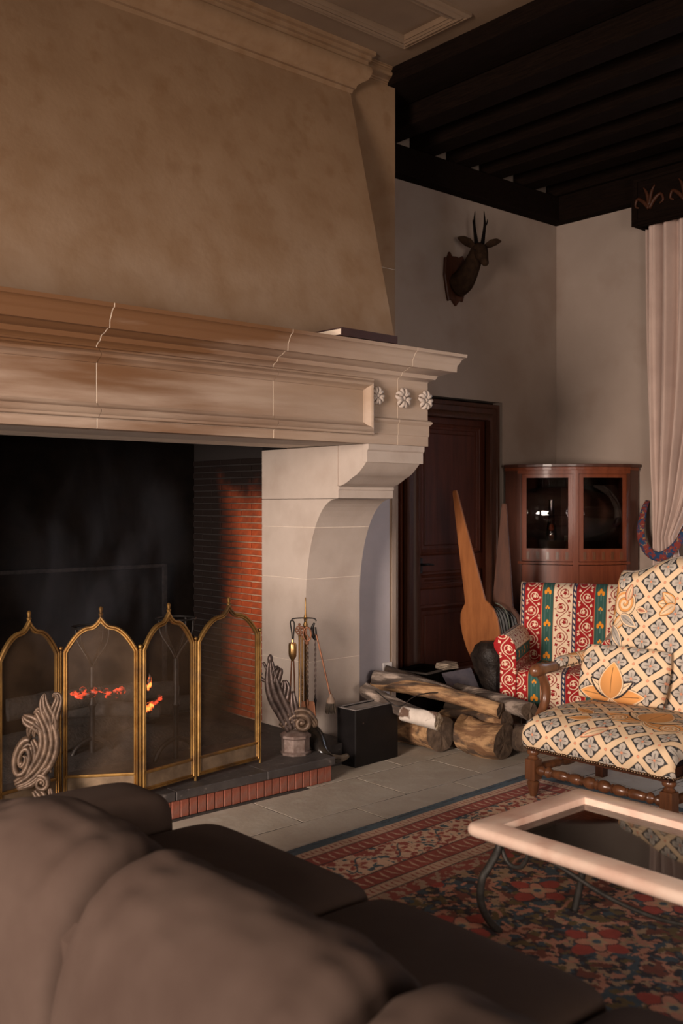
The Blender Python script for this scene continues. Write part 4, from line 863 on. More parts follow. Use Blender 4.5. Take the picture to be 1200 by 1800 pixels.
alog((655,1190),6.36,(800,1222),6.25,.045,.045,barkG,cutD,'weathered grey log behind the long orange log',seed=7,bend=.03)
alog((676,1180),6.47,(868,1240),6.35,.040,.048,barkD,cutD,'dark branch stub topmost at the back of the pile',seed=8,bend=.05,knots=2)
alog((800,1212),6.42,(930,1250),5.84,.040,.058,barkG,cutD,'long grey log at the back reaching toward the armchair',seed=9,bend=.02)
alog((893,1290),6.10,(925,1298),5.86,.075,.078,barkD,cutD,'dark short log at the right end of the pile, beside the armchair leg',seed=10)
alog((790,1240),6.55,(905,1272),6.15,.055,.055,barkD,cutD,'dark log hidden low behind the pile',seed=12)
cord = MB().tube([at(660,1220,5.85)+Vector((0,0,.02)), at(690,1238,5.72), at(707,1240,5.72), at(722,1228,5.85), at(738,1221,5.95), at(755,1218,6.05), at(780,1217,6.1), at(808,1211,6.15)], .0032, seg=6, sub=5).build('cord', mat('black_cord', (.015,.012,.011), rough=.5), smooth=True, origin=at(707,1240,5.72))
props(cord, 'thin black cord trailing over the logs from the black box', 'cord')
# ================================================================ CRATE WITH SLATE-GREY SHEET BEHIND THE LOGS
cc = at(745,1195,7.05); cbx = Vector((cc.x, cc.y, 0))
t = thing('kindling_crate', cbx, 'low black crate behind the logs by the door', 'crate')
cmx = Matrix.Translation(cbx) @ Matrix.Rotation(R(12), 4, 'Z')
MB().box(-.20,.20,-.15,-.14,0,.33,cmx).box(-.20,.20,.14,.15,0,.33,cmx).box(-.20,-.19,-.14,.14,0,.33,cmx).box(.19,.20,-.14,.14,0,.33,cmx).box(-.19,.19,-.14,.14,.29,.31,cmx).build('body', M['soot'], t, bevel=.003, bseg=1)
MB().box(-.21,.21,-.16,-.135,.33,.34,cmx).box(-.21,-.185,-.135,.16,.33,.34,cmx).build('rim', mat('crate_rim', (.09,.075,.065)), t)
gs = mat('slate_sheet', (.085,.080,.105), (.16,.145,.165), 9, .6, bump=.3)
p = [at(776,1184,6.85), at(828,1174,6.95), at(850,1228,6.75), at(800,1236,6.6)]; tk = FW*.02
o = MB().add(p+[q+tk for q in p], [(0,1,2,3),(7,6,5,4),(0,4,5,1),(1,5,6,2),(2,6,7,3),(3,7,4,0)]).build('slate_board', gs, bevel=.003, origin=(p[3].x,p[3].y,0)); props(o, 'slate grey board leaning against the black crate behind the logs', 'board')
nw = mat('newspaper', (.20,.15,.11), (.34,.27,.20), 30, .9)
c = at(785,1166,6.98); s = MB()
for k in range(4): s.box(-.065,.065,-.05,.05,k*.011,k*.011+.009, Matrix.Translation(c+Vector((0,0,-.035)))@Matrix.Rotation(R(8*k-10),4,'Z'))
o = s.build('folded_paper', nw, bevel=.003, origin=(c.x,c.y,c.z-.035)); props(o, 'small pad of folded yellowed paper on top of the crate', 'paper')
st = at(862,1180,6.95); sb_ = Vector((st.x, st.y, 0))
s = MB(); pr = [(.10,0),(.125,.06),(.12,.2),(.105,.3),(.125,.38),(.135,.44),(.115,.50),(.07,.535),(.0,.54)]
v = []; f = []; seg = 14; sr = random.Random(8)
for i, (r, h) in enumerate(pr):
    for k in range(seg): a = 2*PI*k/seg; g = 1+.10*math.sin(3*a+h*6)+sr.uniform(-.11,.11); v.append(sb_+Vector((math.cos(a)*r*g+.02*math.sin(6*h), math.sin(a)*r*g, h)))
for i in range(len(pr)-1):
    for k in range(seg): f.append((i*seg+k, i*seg+(k+1)%seg, (i+1)*seg+(k+1)%seg, (i+1)*seg+k))
f.append(tuple(range(seg))[::-1])
o = s.add(v, f).build('leather_sack', mat('sooty_leather', (.010,.007,.006), (.032,.023,.018), 12, .5, spec=.3, bump=.6, bdist=.01), smooth='auto', origin=sb_); props(o, 'crumpled black leather sack standing in front of the big bellows', 'sack')
# ================================================================ BIG BELLOWS LEANING ON THE DOOR
nz_ = at(866,1225,7.15); nz_.z = .10
sd = (FW*.80+RT*.60).normalized(); wd = (RT*.80-FW*.60).normalized()
woodB = mat('bellows_wood', (.21,.068,.018), (.30,.105,.030), 6, .38, bump=.08, stretch=(4,4,.6), coat=.4)
woodC = mat('bellows_wood_dark', (.055,.018,.008), (.09,.030,.013), 6, .5, bump=.08, stretch=(4,4,.6), coat=.2)
t = thing('big_bellows', (nz_.x, nz_.y, 0), 'very large wooden bellows with long handles and black leather sides, leaning on the door', 'bellows')
def board(root, top, m, name, thick=.022):
    ax_ = (top-root); Ln = ax_.length; ax_.normalize(); w_ = (wd-ax_*wd.dot(ax_)).normalized(); n_ = w_.cross(ax_)
    pr_ = [(0,.03),(.04,.045),(.10,.075),(.17,.115),(.235,.143),(.30,.156),(.36,.154),(.405,.138),(.435,.108),(.448,.088),(.46,.083),(.70,.055),(.90,.030),(.985,.020),(1.0,.014)]
    poly = [(w, h*Ln) for h, w in pr_]+[(-w, h*Ln) for h, w in pr_[::-1]]
    MB().prism(poly, lambda p_,q_,a: root+w_*p_+ax_*q_+n_*a, -thick/2, thick/2).build(name, m, t, bevel=.004, bseg=1)
    return ax_, w_, pr_, Ln
topF = at(799,862,7.25); topR = at(886,885,7.30)
rootF = nz_+Vector((0,0,.03)); rootR = nz_+sd*.13+Vector((0,0,.03))
aF = board(rootF, topF, woodB, 'front_board'); aR = board(rootR+sd*.0, topR, woodC, 'back_board')
# a light edge along the front handle
s = MB(); v = []; f = []; nfold = 7; hs = [0,.04,.10,.17,.235,.30,.36,.405,.435,.45]; wds = [.03,.045,.075,.115,.143,.156,.154,.138,.10,.06]
loop = [(h,w_) for h,w_ in zip(hs,wds)]+[(h,-w_) for h,w_ in zip(hs[::-1],wds[::-1])]
for j in range(2*nfold+1):
    q = j/(2*nfold)
    for h, w_ in loop:
        pf = rootF+aF[0]*h*aF[3]+aF[1]*w_; pb_ = rootR+aR[0]*h*aR[3]*.97+aR[1]*w_
        c_ = pf.lerp(pb_, q); k_ = (1.0 if j % 2 == 0 else .82); cen = (rootF+aF[0]*.25*aF[3]).lerp(rootR+aR[0]*.25*aR[3], q); v.append(cen+(c_-cen)*(.97*k_ if 0<j<2*nfold else .96))
m_ = len(loop)
for j in range(2*nfold):
    for k in range(m_): f.append((j*m_+k, j*m_+(k+1)%m_, (j+1)*m_+(k+1)%m_, (j+1)*m_+k))
s.add(v, f).build('leather_fold', mat('bellows_leather', (.008,.007,.006), (.018,.016,.013), 10, .5, spec=.3, bump=.3), t, smooth='auto')
MB().tube([rootF+sd*.015+Vector((0,0,.04)), Vector((nz_.x,nz_.y,.01))], [.035,.012], seg=12, sub=1).build('nozzle', M['iron'], t, smooth='auto')
s = MB(); o2 = rootF.lerp(rootR,.42)
s.tube([o2.lerp(rootR,.0)+ (aF[0]*h*aF[3]).lerp(aR[0]*h*aR[3],.45)+aF[1]*(w_*.99+.004) for h, w_ in zip(hs[1:],wds[1:])], .004, seg=6).build('welt', mat('green_welt', (.10,.11,.08)), t, smooth=True)
# ================================================================ PAINTED PATTERNS (per vertex colours computed from plane coordinates)
def hexc(r, g, b): # sRGB 0-255 -> linear
    return np.array([((c/255)/12.92 if c/255 <= .04045 else ((c/255+.055)/1.055)**2.4) for c in (r, g, b)])
def vnoise(x, y, sc_, seed=0):
    r = np.random.RandomState(seed).rand(64, 64); xs, ys = x*sc_, y*sc_; xi, yi = np.floor(xs).astype(int), np.floor(ys).astype(int); fx, fy = xs-xi, ys-yi
    fx, fy = fx*fx*(3-2*fx), fy*fy*(3-2*fy); g = lambda a, b: r[a % 64, b % 64]
    return (g(xi,yi)*(1-fx)+g(xi+1,yi)*fx)*(1-fy)+(g(xi,yi+1)*(1-fx)+g(xi+1,yi+1)*fx)*fy
def fbm(x, y, s, seed=0): return .6*vnoise(x,y,s,seed)+.3*vnoise(x,y,s*2.1,seed+1)+.1*vnoise(x,y,s*4.3,seed+2)
def put(col, mask, c):
    m = np.clip(mask, 0, 1)[..., None]; return col*(1-m)+np.asarray(c)*m
def band(v, lo, hi, soft): return np.clip((v-lo)/soft+.5,0,1)*np.clip((hi-v)/soft+.5,0,1)
# --- trellis with four petalled flowers
CRM, DRK, GRY, ORG, PNK, INK = hexc(226,196,160), hexc(52,52,54), hexc(172,162,150), hexc(214,150,86), hexc(206,140,108), hexc(28,24,26)
def petal(s, t, cx, cy, ang, L, W):
    dx, dy = s-cx, t-cy; p = (dx*math.cos(ang)+dy*math.sin(ang))/L; q = (-dx*math.sin(ang)+dy*math.cos(ang))/W
    pc = np.clip(p, 0, 1); half = np.sin(PI*pc**.75)**.8*.5+1e-6
    e = np.abs(q)-half; e = np.where((p < 0) | (p > 1), 1.0, e); return e*W, p, q        # e <0 inside
def drawpetal(col, s, t, cx, cy, ang, L, W, fill=ORG, rim=CRM, ink=INK, vein=True):
    e, p, q = petal(s, t, cx, cy, ang, L, W); sf = .002
    col = put(col, (-(e-.006)/sf), ink); col = put(col, -(e-.003)/sf, rim)
    sh = np.clip(.75+.5*p-.35*np.abs(q), .5, 1.25)
    m = np.clip(-(e+.004)/sf, 0, 1)[..., None]; col = col*(1-m)+(fill*sh[..., None])*m
    if vein: col = put(col, band(np.abs(q)*W, -1, .0022, .002)*(e < -.004)*band(p,.15,.85,.05), fill*.35)
    return col
def palmette(col, s, t, cx, cy, k=1.0, ang=PI/2):
    for da, L, W in ((2.05,.13,.06),(-2.05,.13,.06),(1.5,.19,.085),(-1.5,.19,.085)):
        col = drawpetal(col, s, t, cx, cy, ang+da, L*k, W*k, ORG*1.0, CRM)
    for sg in (1,-1): col = drawpetal(col, s, t, cx, cy, ang+sg*.95, .15*k, .055*k, CRM*.95, INK*2)
    col = drawpetal(col, s, t, cx, cy-.01, ang, .19*k, .135*k, ORG, CRM)
    return col
def curlpat(col, s, t, cx, cy, r, fill=ORG, turn=1):
    dx, dy = s-cx, t-cy; rr = np.hypot(dx, dy); th = np.arctan2(dy, dx)*turn
    m = rr < r; col = put(col, (r+.004-rr)/.002, INK); col = put(col, (r-rr)/.002, CRM)
    sp = np.mod(rr/r*2.2-th/(2*PI), 1.0); col = put(col, band(sp,.30,.75,.12)*np.clip((r*.95-rr)/.003,0,1), fill); col = put(col, band(sp,.72,.80,.04)*np.clip((r*.93-rr)/.003,0,1), INK*2); return col
def trellis(s, t, feats=(), a=.172, b=.158):
    s0, t0 = s, t
    s = s+.006*(vnoise(s0,t0,9,3)-.5); t = t+.006*(vnoise(s0,t0,9,4)-.5)
    u = s/a+t/b; v = s/a-t/b; iu, iv = np.round(u), np.round(v); fu, fv = u-iu, v-iv
    dx, dy = (fu+fv)/2*a, (fu-fv)/2*b
    r = np.hypot(dx, dy); th = np.arctan2(dy, dx)
    col = np.broadcast_to(DRK, s.shape+(3,)).copy(); col = col*(.85+.5*fbm(s0,t0,60,5))[..., None]
    pr_ = .047*(.30+.70*np.abs(np.cos(2*th))**.65)
    col = put(col, (pr_+.0025-r)/.0015, INK); sh = (.72+.45*np.clip(r/.04,0,1)+.15*vnoise(s0,t0,120,6))
    m = np.clip((pr_-r)/.0015,0,1)[..., None]; col = col*(1-m)+GRY*sh[..., None]*m
    ax_ = np.minimum(np.abs(dx), np.abs(dy)); col = put(col, np.clip((.0016-ax_)/.001,0,1)*np.clip((.034-r)/.004,0,1), INK*1.5)
    col = put(col, (.0075-r)/.0015, PNK)
    e = np.minimum(.5-np.abs(fu), .5-np.abs(fv))*.118
    col = put(col, (.0195-e)/.0015, INK); cr = CRM*(.90+.16*fbm(s0,t0,14,8))[..., None]
    m = np.clip((.0168-e)/.0015,0,1)[..., None]; col = col*(1-m)+cr*m
    # dots at the crossings
    ju, jv = np.round(u-.5)+.5, np.round(v-.5)+.5; gx, gy = ((u-ju)+(v-jv))/2*a, ((u-ju)-(v-jv))/2*b; rd = np.hypot(gx, gy)
    col = put(col, (.0085-rd)/.0015, PNK*.8); col = put(col, (.0060-rd)/.0015, PNK*1.25)
    for f in feats:
        if f[0] == 'palmette': col = palmette(col, s0, t0, *f[1:])
        elif f[0] == 'curl': col = curlpat(col, s0, t0, *f[1:])
        elif f[0] == 'petal': col = drawpetal(col, s0, t0, *f[1:])
    return col
RED, WHT, GRN, NVY, YEL, TEA = hexc(152,24,27), hexc(224,200,170), hexc(46,84,76), hexc(42,52,76), hexc(222,140,36), hexc(96,128,118)
def vine(col, x, t, w, c, seed=0):
    P_ = .19; wb = .004*(vnoise(x, t, 40, 50+seed)-.5); x = x+wb; xc = w*.30*np.sin(2*PI*t/P_)
    col = put(col, (.0042-np.abs(x-xc))/.0015, c)
    for k, (off, side) in enumerate(((.25, -1), (.75, 1))):
        tt = np.mod(t-off*P_+P_/2, P_)-P_/2; cx = side*w*.10; dx = (x-cx)*side; r = np.hypot(dx, tt); th = np.arctan2(tt, dx)
        sp = w*.10+w*.13*np.mod(th/(2*PI)+.1, 1.0)                       # spiral tendril
        col = put(col, (.0032-np.abs(r-sp-.06*w))/.0012, c)
        col = put(col, (w*.125*(.50+.50*np.abs(np.cos(2.5*th+seed)))-r)/.0015, c)
        for (ex, et, k2, nl) in ((.36,.24,1.0,1.5),(.40,-.05,.8,1.5),(.33,-.27,1.0,1.5),(-.30,.22,.9,1.5),(-.36,-.16,.9,1.5),(.10,.42,.8,2),(-.12,-.40,.8,2)):
            a_, b_ = dx-(ex-.10)*w, tt-et*P_; rr = np.hypot(a_, b_); t2 = np.arctan2(b_, a_)
            col = put(col, (w*.095*k2*(.40+.60*np.abs(np.cos(nl*t2+ex*9+et*7)))-rr)/.0015, c)
    return col
SEQ = [('n',.030),('r',.115),('g',.082),('c',.122)]
PER = sum(w for _, w in SEQ)
def stripes(s, t, off=0.0):
    x = np.mod(s+off, PER); col = np.broadcast_to(WHT, s.shape+(3,)).copy(); a = 0
    for nm, w in SEQ:
        xl = x-a-w/2; m = (np.abs(xl) < w/2)
        if nm == 'n':
            sub = np.broadcast_to(NVY, s.shape+(3,)).copy(); sub = put(sub, band(np.mod(t*1.0+xl*1.2, .036),.0,.019,.003)*(np.abs(xl) < .006), WHT); sub = put(sub, (np.abs(xl)-(w/2-.003))/.001, hexc(150,70,60))
        elif nm == 'r': sub = np.broadcast_to(RED, s.shape+(3,)).copy()*(.92+.12*vnoise(s,t,80,2))[..., None]; sub = vine(sub, xl, t+.03, w, WHT)
        elif nm == 'c': sub = np.broadcast_to(WHT, s.shape+(3,)).copy(); sub = vine(sub, -xl, t+.10, w, RED*.85, 1)
        else:
            sub = np.broadcast_to(GRN, s.shape+(3,)).copy(); sub = put(sub, band(np.abs(xl), w*.17, w*.24, .002), TEA*.6)
            for o_, k in ((0,1.0),(.105,.6)):
                tt = np.mod(t-o_, .21)-.105
                for dx_, dt in ((0,.012),(-.014,-.004),(.014,-.004)):
                    rr = np.hypot((xl-dx_*k)*1.35, (tt-dt*k)*.85); sub = put(sub, (.0135*k-rr)/.002, YEL)
                sub = put(sub, band(tt,-.05*k,-.012*k,.003)*(np.abs(xl) < .002), TEA)
            sub = put(sub, (np.abs(xl)-(w/2-.0045))/.001, hexc(196,120,80))
        col = np.where(m[..., None], sub, col); a += w
    return col
def patch(name, nu, nv, fn, colfn, m, parent, thick_back=None):
    """grid surface; fn(U,V)->(X,Y,Z) arrays ; colfn(U,V)->rgb"""
    u = np.linspace(0,1,nu+1); v = np.linspace(0,1,nv+1); U, V = np.meshgrid(u, v, indexing='ij')
    X, Y, Z = fn(U, V); co = np.stack([X,Y,Z], -1).reshape(-1,3)
    idx = np.arange((nu+1)*(nv+1)).reshape(nu+1, nv+1); q = np.stack([idx[:-1,:-1], idx[1:,:-1], idx[1:,1:], idx[:-1,1:]], -1).reshape(-1,4)
    me = bpy.data.meshes.new(name); me.vertices.add(len(co)); me.vertices.foreach_set('co', co.astype(np.float32).ravel())
    me.loops.add(q.size); me.loops.foreach_set('vertex_index', q.ravel().astype(np.int32)); me.polygons.add(len(q))
    me.polygons.foreach_set('loop_start', np.arange(0, q.size, 4, dtype=np.int32)); me.polygons.foreach_set('loop_total', np.full(len(q), 4, dtype=np.int32)) if False else None
    me.update(calc_edges=True); me.validate()
    if colfn is not None:
        c = colfn(U, V).reshape(-1,3); at_ = me.color_attributes.new('pattern', 'FLOAT_COLOR', 'POINT'); at_.data.foreach_set('color', np.concatenate([c, np.ones((len(c),1))], 1).astype(np.float32).ravel())
    return link(name, me, m, parent, True)
FAB1 = attrmat('trellis_fabric', rough=.8, bump=.12); FAB2 = attrmat('striped_fabric', rough=.85, bump=.15); RUGM = attrmat('rug_pile', rough=.95, bump=.5, bscale=350, bdist=.004)
def sstep(x): x = np.clip(x,0,1); return x*x*(3-2*x)
# ================================================================ RUG
rug = thing('persian_rug', (4.42, 3.46, 0), 'large faded persian rug with blue edge, cream and red borders and a dark floral field', 'rug', rz=R(3), local=True)
def rugpos(U, V): x = -3.15+3.15*U; y = -2.95+2.95*V; return x, y, .008+.0012*fbm(x,y,3,1)*np.ones_like(x)
NB, RB_, CB, BB = hexc(34,38,48), hexc(138,62,54), hexc(188,158,134), hexc(58,84,96)
def rugcol(U, V):
    x = -3.15+3.15*U; y = -2.95+2.95*V; dx, dy = -x, -y; d = np.minimum(dx, dy); l = np.where(dx < dy, y, x); d = d+.008*(vnoise(x,y,5,11)-.5)
    ab = .75+.5*fbm(x,y,6,12)
    rosec = [hexc(146,52,44), hexc(176,120,98), hexc(168,140,110), hexc(48,78,92), hexc(112,58,46), hexc(120,104,62)]
    # field
    col = np.broadcast_to(NB, x.shape+(3,)).copy(); gx, gy = x/.46, y/.40; row = np.floor(gy); gx2 = gx+.5*np.mod(row,2); lx = (gx2-np.floor(gx2)-.5)*.46; ly = (gy-row-.5)*.40
    r = np.hypot(lx, ly*1.1); th = np.arctan2(ly, lx)
    def rng(seed): return np.random.RandomState(seed).rand(997)
    cellid = (np.floor(gx2).astype(int)*31+row.astype(int)*17) % 997
    n1 = fbm(x, y, 24, 21); n2 = fbm(x+.7*y, y-.7*x, 20, 22); n3 = fbm(x, y, 34, 23)
    col = put(col, (n1-.56)/.02, rosec[1]*.85); col = put(col, (n2-.60)/.02, rosec[3]*.8); col = put(col, (n3-.62)/.02, rosec[2]*.75); col = put(col, (.36-n2)/.02, rosec[4]*.8); col = put(col, (.33-n1)/.02, rosec[5]*.55)
    R1 = .135*(.72+.28*np.cos(4*th)); col = put(col, (R1-r)/.006, rosec[0]); R2 = .080*(.75+.25*np.cos(4*th+PI)); col = put(col, (R2+.008-r)/.005, NB); col = put(col, (R2-r)/.005, rosec[1]); col = put(col, (.042*(.8+.2*np.cos(6*th))-r)/.004, rosec[2]*.9); col = put(col, (.018-r)/.004, rosec[3])
    R3 = np.abs(r-.175-.02*np.cos(6*th)); col = put(col, (.010-R3)/.004*(n3 > .42), rosec[1]*.9)
    # borders
    def rib(col, lo, hi, c): return put(col, band(d, lo, hi, .004), c)
    def zig(col, lo, hi, bg, fg, per):
        w = hi-lo; dd = (d-lo)/w; m = band(d, lo, hi, .003); col = put(col, m, bg)
        ph = np.mod(l/per, 1.0); side = np.mod(np.floor(l/per), 2)
        q = np.where(side > 0, dd, 1-dd); st = np.abs(ph-.5-.45*(q-.5)-.06*np.sin(q*9)); wd_ = .17*np.sin(PI*np.clip(q*1.1-.05,0,1))
        col = put(col, m*np.clip((wd_-st)/.05,0,1)*(.6+.8*fbm(x,y,60,45)), fg); return col
    col = rib(col, .60, .68, RB_*.85); col = put(col, band(d,.60,.68,.003)*(fbm(x,y,40,31) > .58), CB*.6)
    col = zig(col, .53, .60, CB*.85, RB_, .03); col = rib(col, .525, .532, NB); col = rib(col, .595, .602, NB)
    col = zig(col, .43, .525, RB_, CB*.9, .045); col = rib(col, .425, .432, NB)
    m = band(d,.22,.425,.003); col = put(col, m, CB)
    bl = l/.26; k = np.floor(bl); xb = (bl-k-.5)*.26; yb = d-.3225; rr = np.hypot(xb, yb); tb_ = np.arctan2(yb, xb)
    col = put(col, m*np.clip((.062*(.7+.3*np.cos(5*tb_+k))-rr)/.004,0,1), RB_); col = put(col, m*np.clip((.034*(.7+.3*np.cos(5*tb_))-rr)/.004,0,1), hexc(178,130,104)); col = put(col, m*np.clip((.013-rr)/.003,0,1), BB)
    sn = np.abs(yb-.055*np.sin(2*PI*l/.26)); col = put(col, m*np.clip((.006-sn)/.003,0,1), BB*.7)
    nn_ = fbm(x, y, 38, 33); col = put(col, m*(rr > .065)*np.clip((nn_-.60)/.02,0,1), RB_); col = put(col, m*(rr > .065)*np.clip((.36-nn_)/.02,0,1), BB*.9)
    col = rib(col, .215, .223, NB); col = zig(col, .13, .215, RB_, CB*.9, .045); col = rib(col, .125, .131, NB)
    col = zig(col, .065, .125, CB*.9, RB_*.9, .028)
    col = rib(col, -.1, .065, BB); col = put(col, band(d,.018,.03,.003)*(fbm(x,y,30,35) > .5), BB*.5); col = put(col, band(d,-.1,.006,.003), BB*.45)
    g_ = col.mean(-1, keepdims=True); dust = hexc(120,98,86); col = col*.72+dust*.28*(.35+g_*2.4); col = col*(.86+.3*fbm(x,y,70,60))[..., None]
    return np.clip(col*ab[..., None]*1.5, 0, 1)
patch('pile', 560, 520, rugpos, rugcol, RUGM, rug)
s = MB(); s.box(-3.15,0,-2.95,0,.0008,.0075); s.build('backing', mat('rug_edge', (.06,.07,.08)), rug)
# ================================================================ PATTERNED ARMCHAIR (faces -X)
WAL, WALD = M['walnut'], M['walnut_dark']
YA, YBk = 2.37, 3.225; YC = (YA+YBk)/2
t = thing('open_armchair', (4.42, YC, 0), 'wide walnut open armchair in cream and slate trellis fabric with orange palmettes', 'armchair')
def seatpath():
    pts = np.array([(4.035,.262),(4.024,.30),(4.022,.345),(4.035,.380),(4.062,.402),(4.11,.416),(4.2,.430),(4.32,.438),(4.45,.440),(4.58,.432),(4.72,.41)])
    # densify
    tt = np.concatenate([[0], np.cumsum(np.hypot(*np.diff(pts, axis=0).T))]); return pts, tt
sp_, st_ = seatpath()
def cr(tq):
    out = []
    from_ = np.interp(tq, st_, sp_[:,0]), np.interp(tq, st_, sp_[:,1]); return from_
def smoothpath(tq):
    x = 0; z = 0
    for k in (-2,-1,0,1,2):
        a, b = cr(np.clip(tq+k*.009, 0, st_[-1])); x = x+a; z = z+b
    return x/5, z/5
def seatfn(U, V):
    T = V*st_[-1]; x, z = smoothpath(T); y = YA+(YBk-YA)*U; e = np.minimum(U, 1-U)*(YBk-YA); k = np.sqrt(np.clip(1-(1-np.clip(e/.055,0,1))**2, 0, 1)); k2 = .55+.45*k
    z = .262+(z-.262)*k2*(1-.0*U); x = x+(1-k)*.035*(x < 4.2); crown = .018*np.sin(PI*U)*sstep((T-.10)/.2); return x, y, z+crown+.004*(vnoise(x,y,6,3)-.5)
def seatcol(U, V):
    s_, t_ = (1-U)*(YBk-YA), V*st_[-1]
    return trellis(s_, t_, [('palmette', .58, .36, 1.25, PI*.5), ('petal', .30,.33,PI*.85,.16,.06), ('petal',.34,.27,PI*1.1,.13,.055), ('petal', .12,.52,PI*.3,.18,.06,CRM,ORG), ('petal', .48,.20,PI*1.2,.14,.05,CRM,PNK), ('curl', .44,.34,.045,ORG,1), ('curl', .72,.34,.045,ORG,-1)])
patch('seat', 330, 330, seatfn, seatcol, FAB1, t)
MB().box(4.058,4.74,YA+.03,YBk-.03,.240,.30).build('seat_frame', WALD, t, bevel=.004)
s = MB(); n_ = int((YBk-YA)/.0145)
for k in range(n_): s.sphere((4.026+.030*max(0,1-min(k,n_-1-k)/3)**2, YA+.010+k*.0145, .266+.0015*math.sin(k)), .0078, 7, 5)
for k in range(46): s.sphere((4.05+k*.0145, YA+.002, .262), .0062, 7, 5)
o = s.build('brass_nails', mat('nail_brass', (.16,.10,.06), rough=.35, metal=.9), t, smooth=True); o['kind'] = 'stuff'
def zt_(y):  # crest height of the back
    q = np.abs((y-YC)/((YBk-YA-.09)/2)); return 1.118+.092*(1-sstep((q-.05)/.78))
BK0, BK1 = YA+.045, YBk-.055
def backfn(U, V):
    u2 = .5-.5*np.cos(PI*(.04+.92*U)); u2 = (u2-u2.min())/(u2.max()-u2.min()); u2 = .35*u2+.65*U
    y = BK0+(BK1-BK0)*u2; top = zt_(y); z = .40+(top-.40)*V
    ex = np.clip(np.minimum(u2,1-u2)*(BK1-BK0)/.06,0,1); ez = np.clip((1-V)*(top-.4)/.06,0,1)
    bul = np.sqrt(np.clip(1-(1-ex)**2,0,1))*np.sqrt(np.clip(1-(1-ez)**2,0,1))
    x = 4.70+.20*(z-.4)/.8 - .085*bul - .02*np.sin(PI*V)*np.sin(PI*u2); return x, y, z
def backcol(U, V):
    X, Y, Z = backfn(U, V); s_ = (BK1-Y); t_ = (Z-.4)+.03
    return trellis(s_+.02, t_, [('petal', .045,.50,PI*.54,.26,.10), ('petal', .06,.44,PI*.28,.17,.05,CRM,ORG), ('curl', .115,.585,.068,ORG,1), ('petal',.10,.52,-PI*.15,.12,.05,GRY,CRM), ('petal', .13,.60,PI*.45,.09,.04,CRM,PNK), ('petal',.05,.46,-PI*.3,.14,.05,GRY,CRM),
        ('petal', .42,.60,PI*1.0,.10,.06,CRM,ORG), ('petal', .42,.60,PI*.8,.10,.05,CRM,ORG), ('petal', .42,.60,PI*1.2,.10,.05,CRM,ORG), ('petal',.20,.56,-PI*.05,.06,.03,PNK,CRM)])
patch('backrest', 320, 340, backfn, backcol, FAB1, t)
def backrear(U, V): x, y, z = backfn(U, V); x0 = 4.70+.20*(z-.4)/.8; return x0+(x0-x)*.25+.012, y, z
patch('back_panel', 60, 60, backrear, backcol, FAB1, t)
s = MB(); ys = np.linspace(BK0, BK1, 24)
s.tube([(4.70+.2*(float(zt_(y))-.4)/.8+.006, y, float(zt_(y))-.004) for y in ys], .011, seg=8, sub=1); s.tube([(4.71,BK0,.30),(4.80,BK0,.8),(4.885,BK0,float(zt_(BK0))-.01)], .014, seg=8); s.tube([(4.71,BK1,.30),(4.80,BK1,.8),(4.885,BK1,float(zt_(BK1))-.01)], .014, seg=8)
s.build('back_piping', FAB1 if False else mat('piping', (.20,.17,.15),(.5,.4,.3), 120, .8), t, smooth=True)
# legs and stretchers
def turned(s, p0, p1, prof, seg=16): a = Vector(p1)-Vector(p0); L_ = a.length; s.lathe([(r, h*L_) for r, h in prof], p0, a, seg); return s
for y in (YA+.045, YBk-.045):
    lg = MB().lathe([(.0,.0085),(.017,.0085),(.020,.02),(.030,.06),(.033,.078),(.028,.086),(.020,.090),(.026,.094),(.0,.096)], (4.085,y,0), seg=18)
    lg.box(4.055,4.115,y-.03,y+.03,.094,.196)
    lg.lathe([(.0,.194),(.026,.196),(.030,.203),(.022,.210),(.019,.215),(.031,.225),(.033,.234),(.030,.242),(.0,.243)], (4.085,y,0), seg=18).build('leg', WAL, t, smooth='auto', bevel=0)
    MB().prism([(4.66,.0),(4.71,.0),(4.715,.26),(4.66,.26)], lambda p_,q_,a: Vector((p_,a,q_)), y-.024, y+.024).build('leg', WALD, t, bevel=.003)
    s = MB(); turned(s, (4.11,y,.145), (4.67,y,.145), [(.0,0),(.018,.0),(.022,.04),(.016,.06),(.022,.10),(.020,.30),(.024,.33),(.018,.36),(.024,.40),(.028,.45),(.028,.5),(.024,.57),(.018,.61),(.024,.65),(.020,.68),(.020,.9),(.024,.93),(.018,1),(0,1)]); s.build('stretcher', WAL, t, smooth='auto')
pr = [(0,0)]; base = [(.016,.0),(.024,.012),(.026,.035),(.016,.055),(.013,.062),(.024,.078),(.028,.095),(.022,.112),(.014,.118),(.019,.124),(.014,.130),(.020,.14),(.023,.20),(.023,.235),(.016,.25),(.014,.257),(.021,.263),(.014,.270),(.020,.28),(.026,.32),(.026,.345),(.019,.365),(.013,.372),(.022,.379),(.013,.386),(.016,.395),(.027,.42),(.030,.445),(.026,.472),(.015,.485),(.015,.492),(.024,.5)]
pr += base+[(r, 1-h) for r, h in base[::-1][1:]]+[(0,1)]
s = MB(); turned(s, (4.085, YBk-.075, .145), (4.085, YA+.075, .145), pr, 18); s.build('stretcher', WAL, t, smooth='auto')
s = MB(); turned(s, (4.685, YBk-.07, .165), (4.685, YA+.07, .165), [(0,0),(.014,0),(.020,.3),(.022,.5),(.020,.7),(.014,1),(0,1)]); s.build('stretcher', WALD, t, smooth='auto')
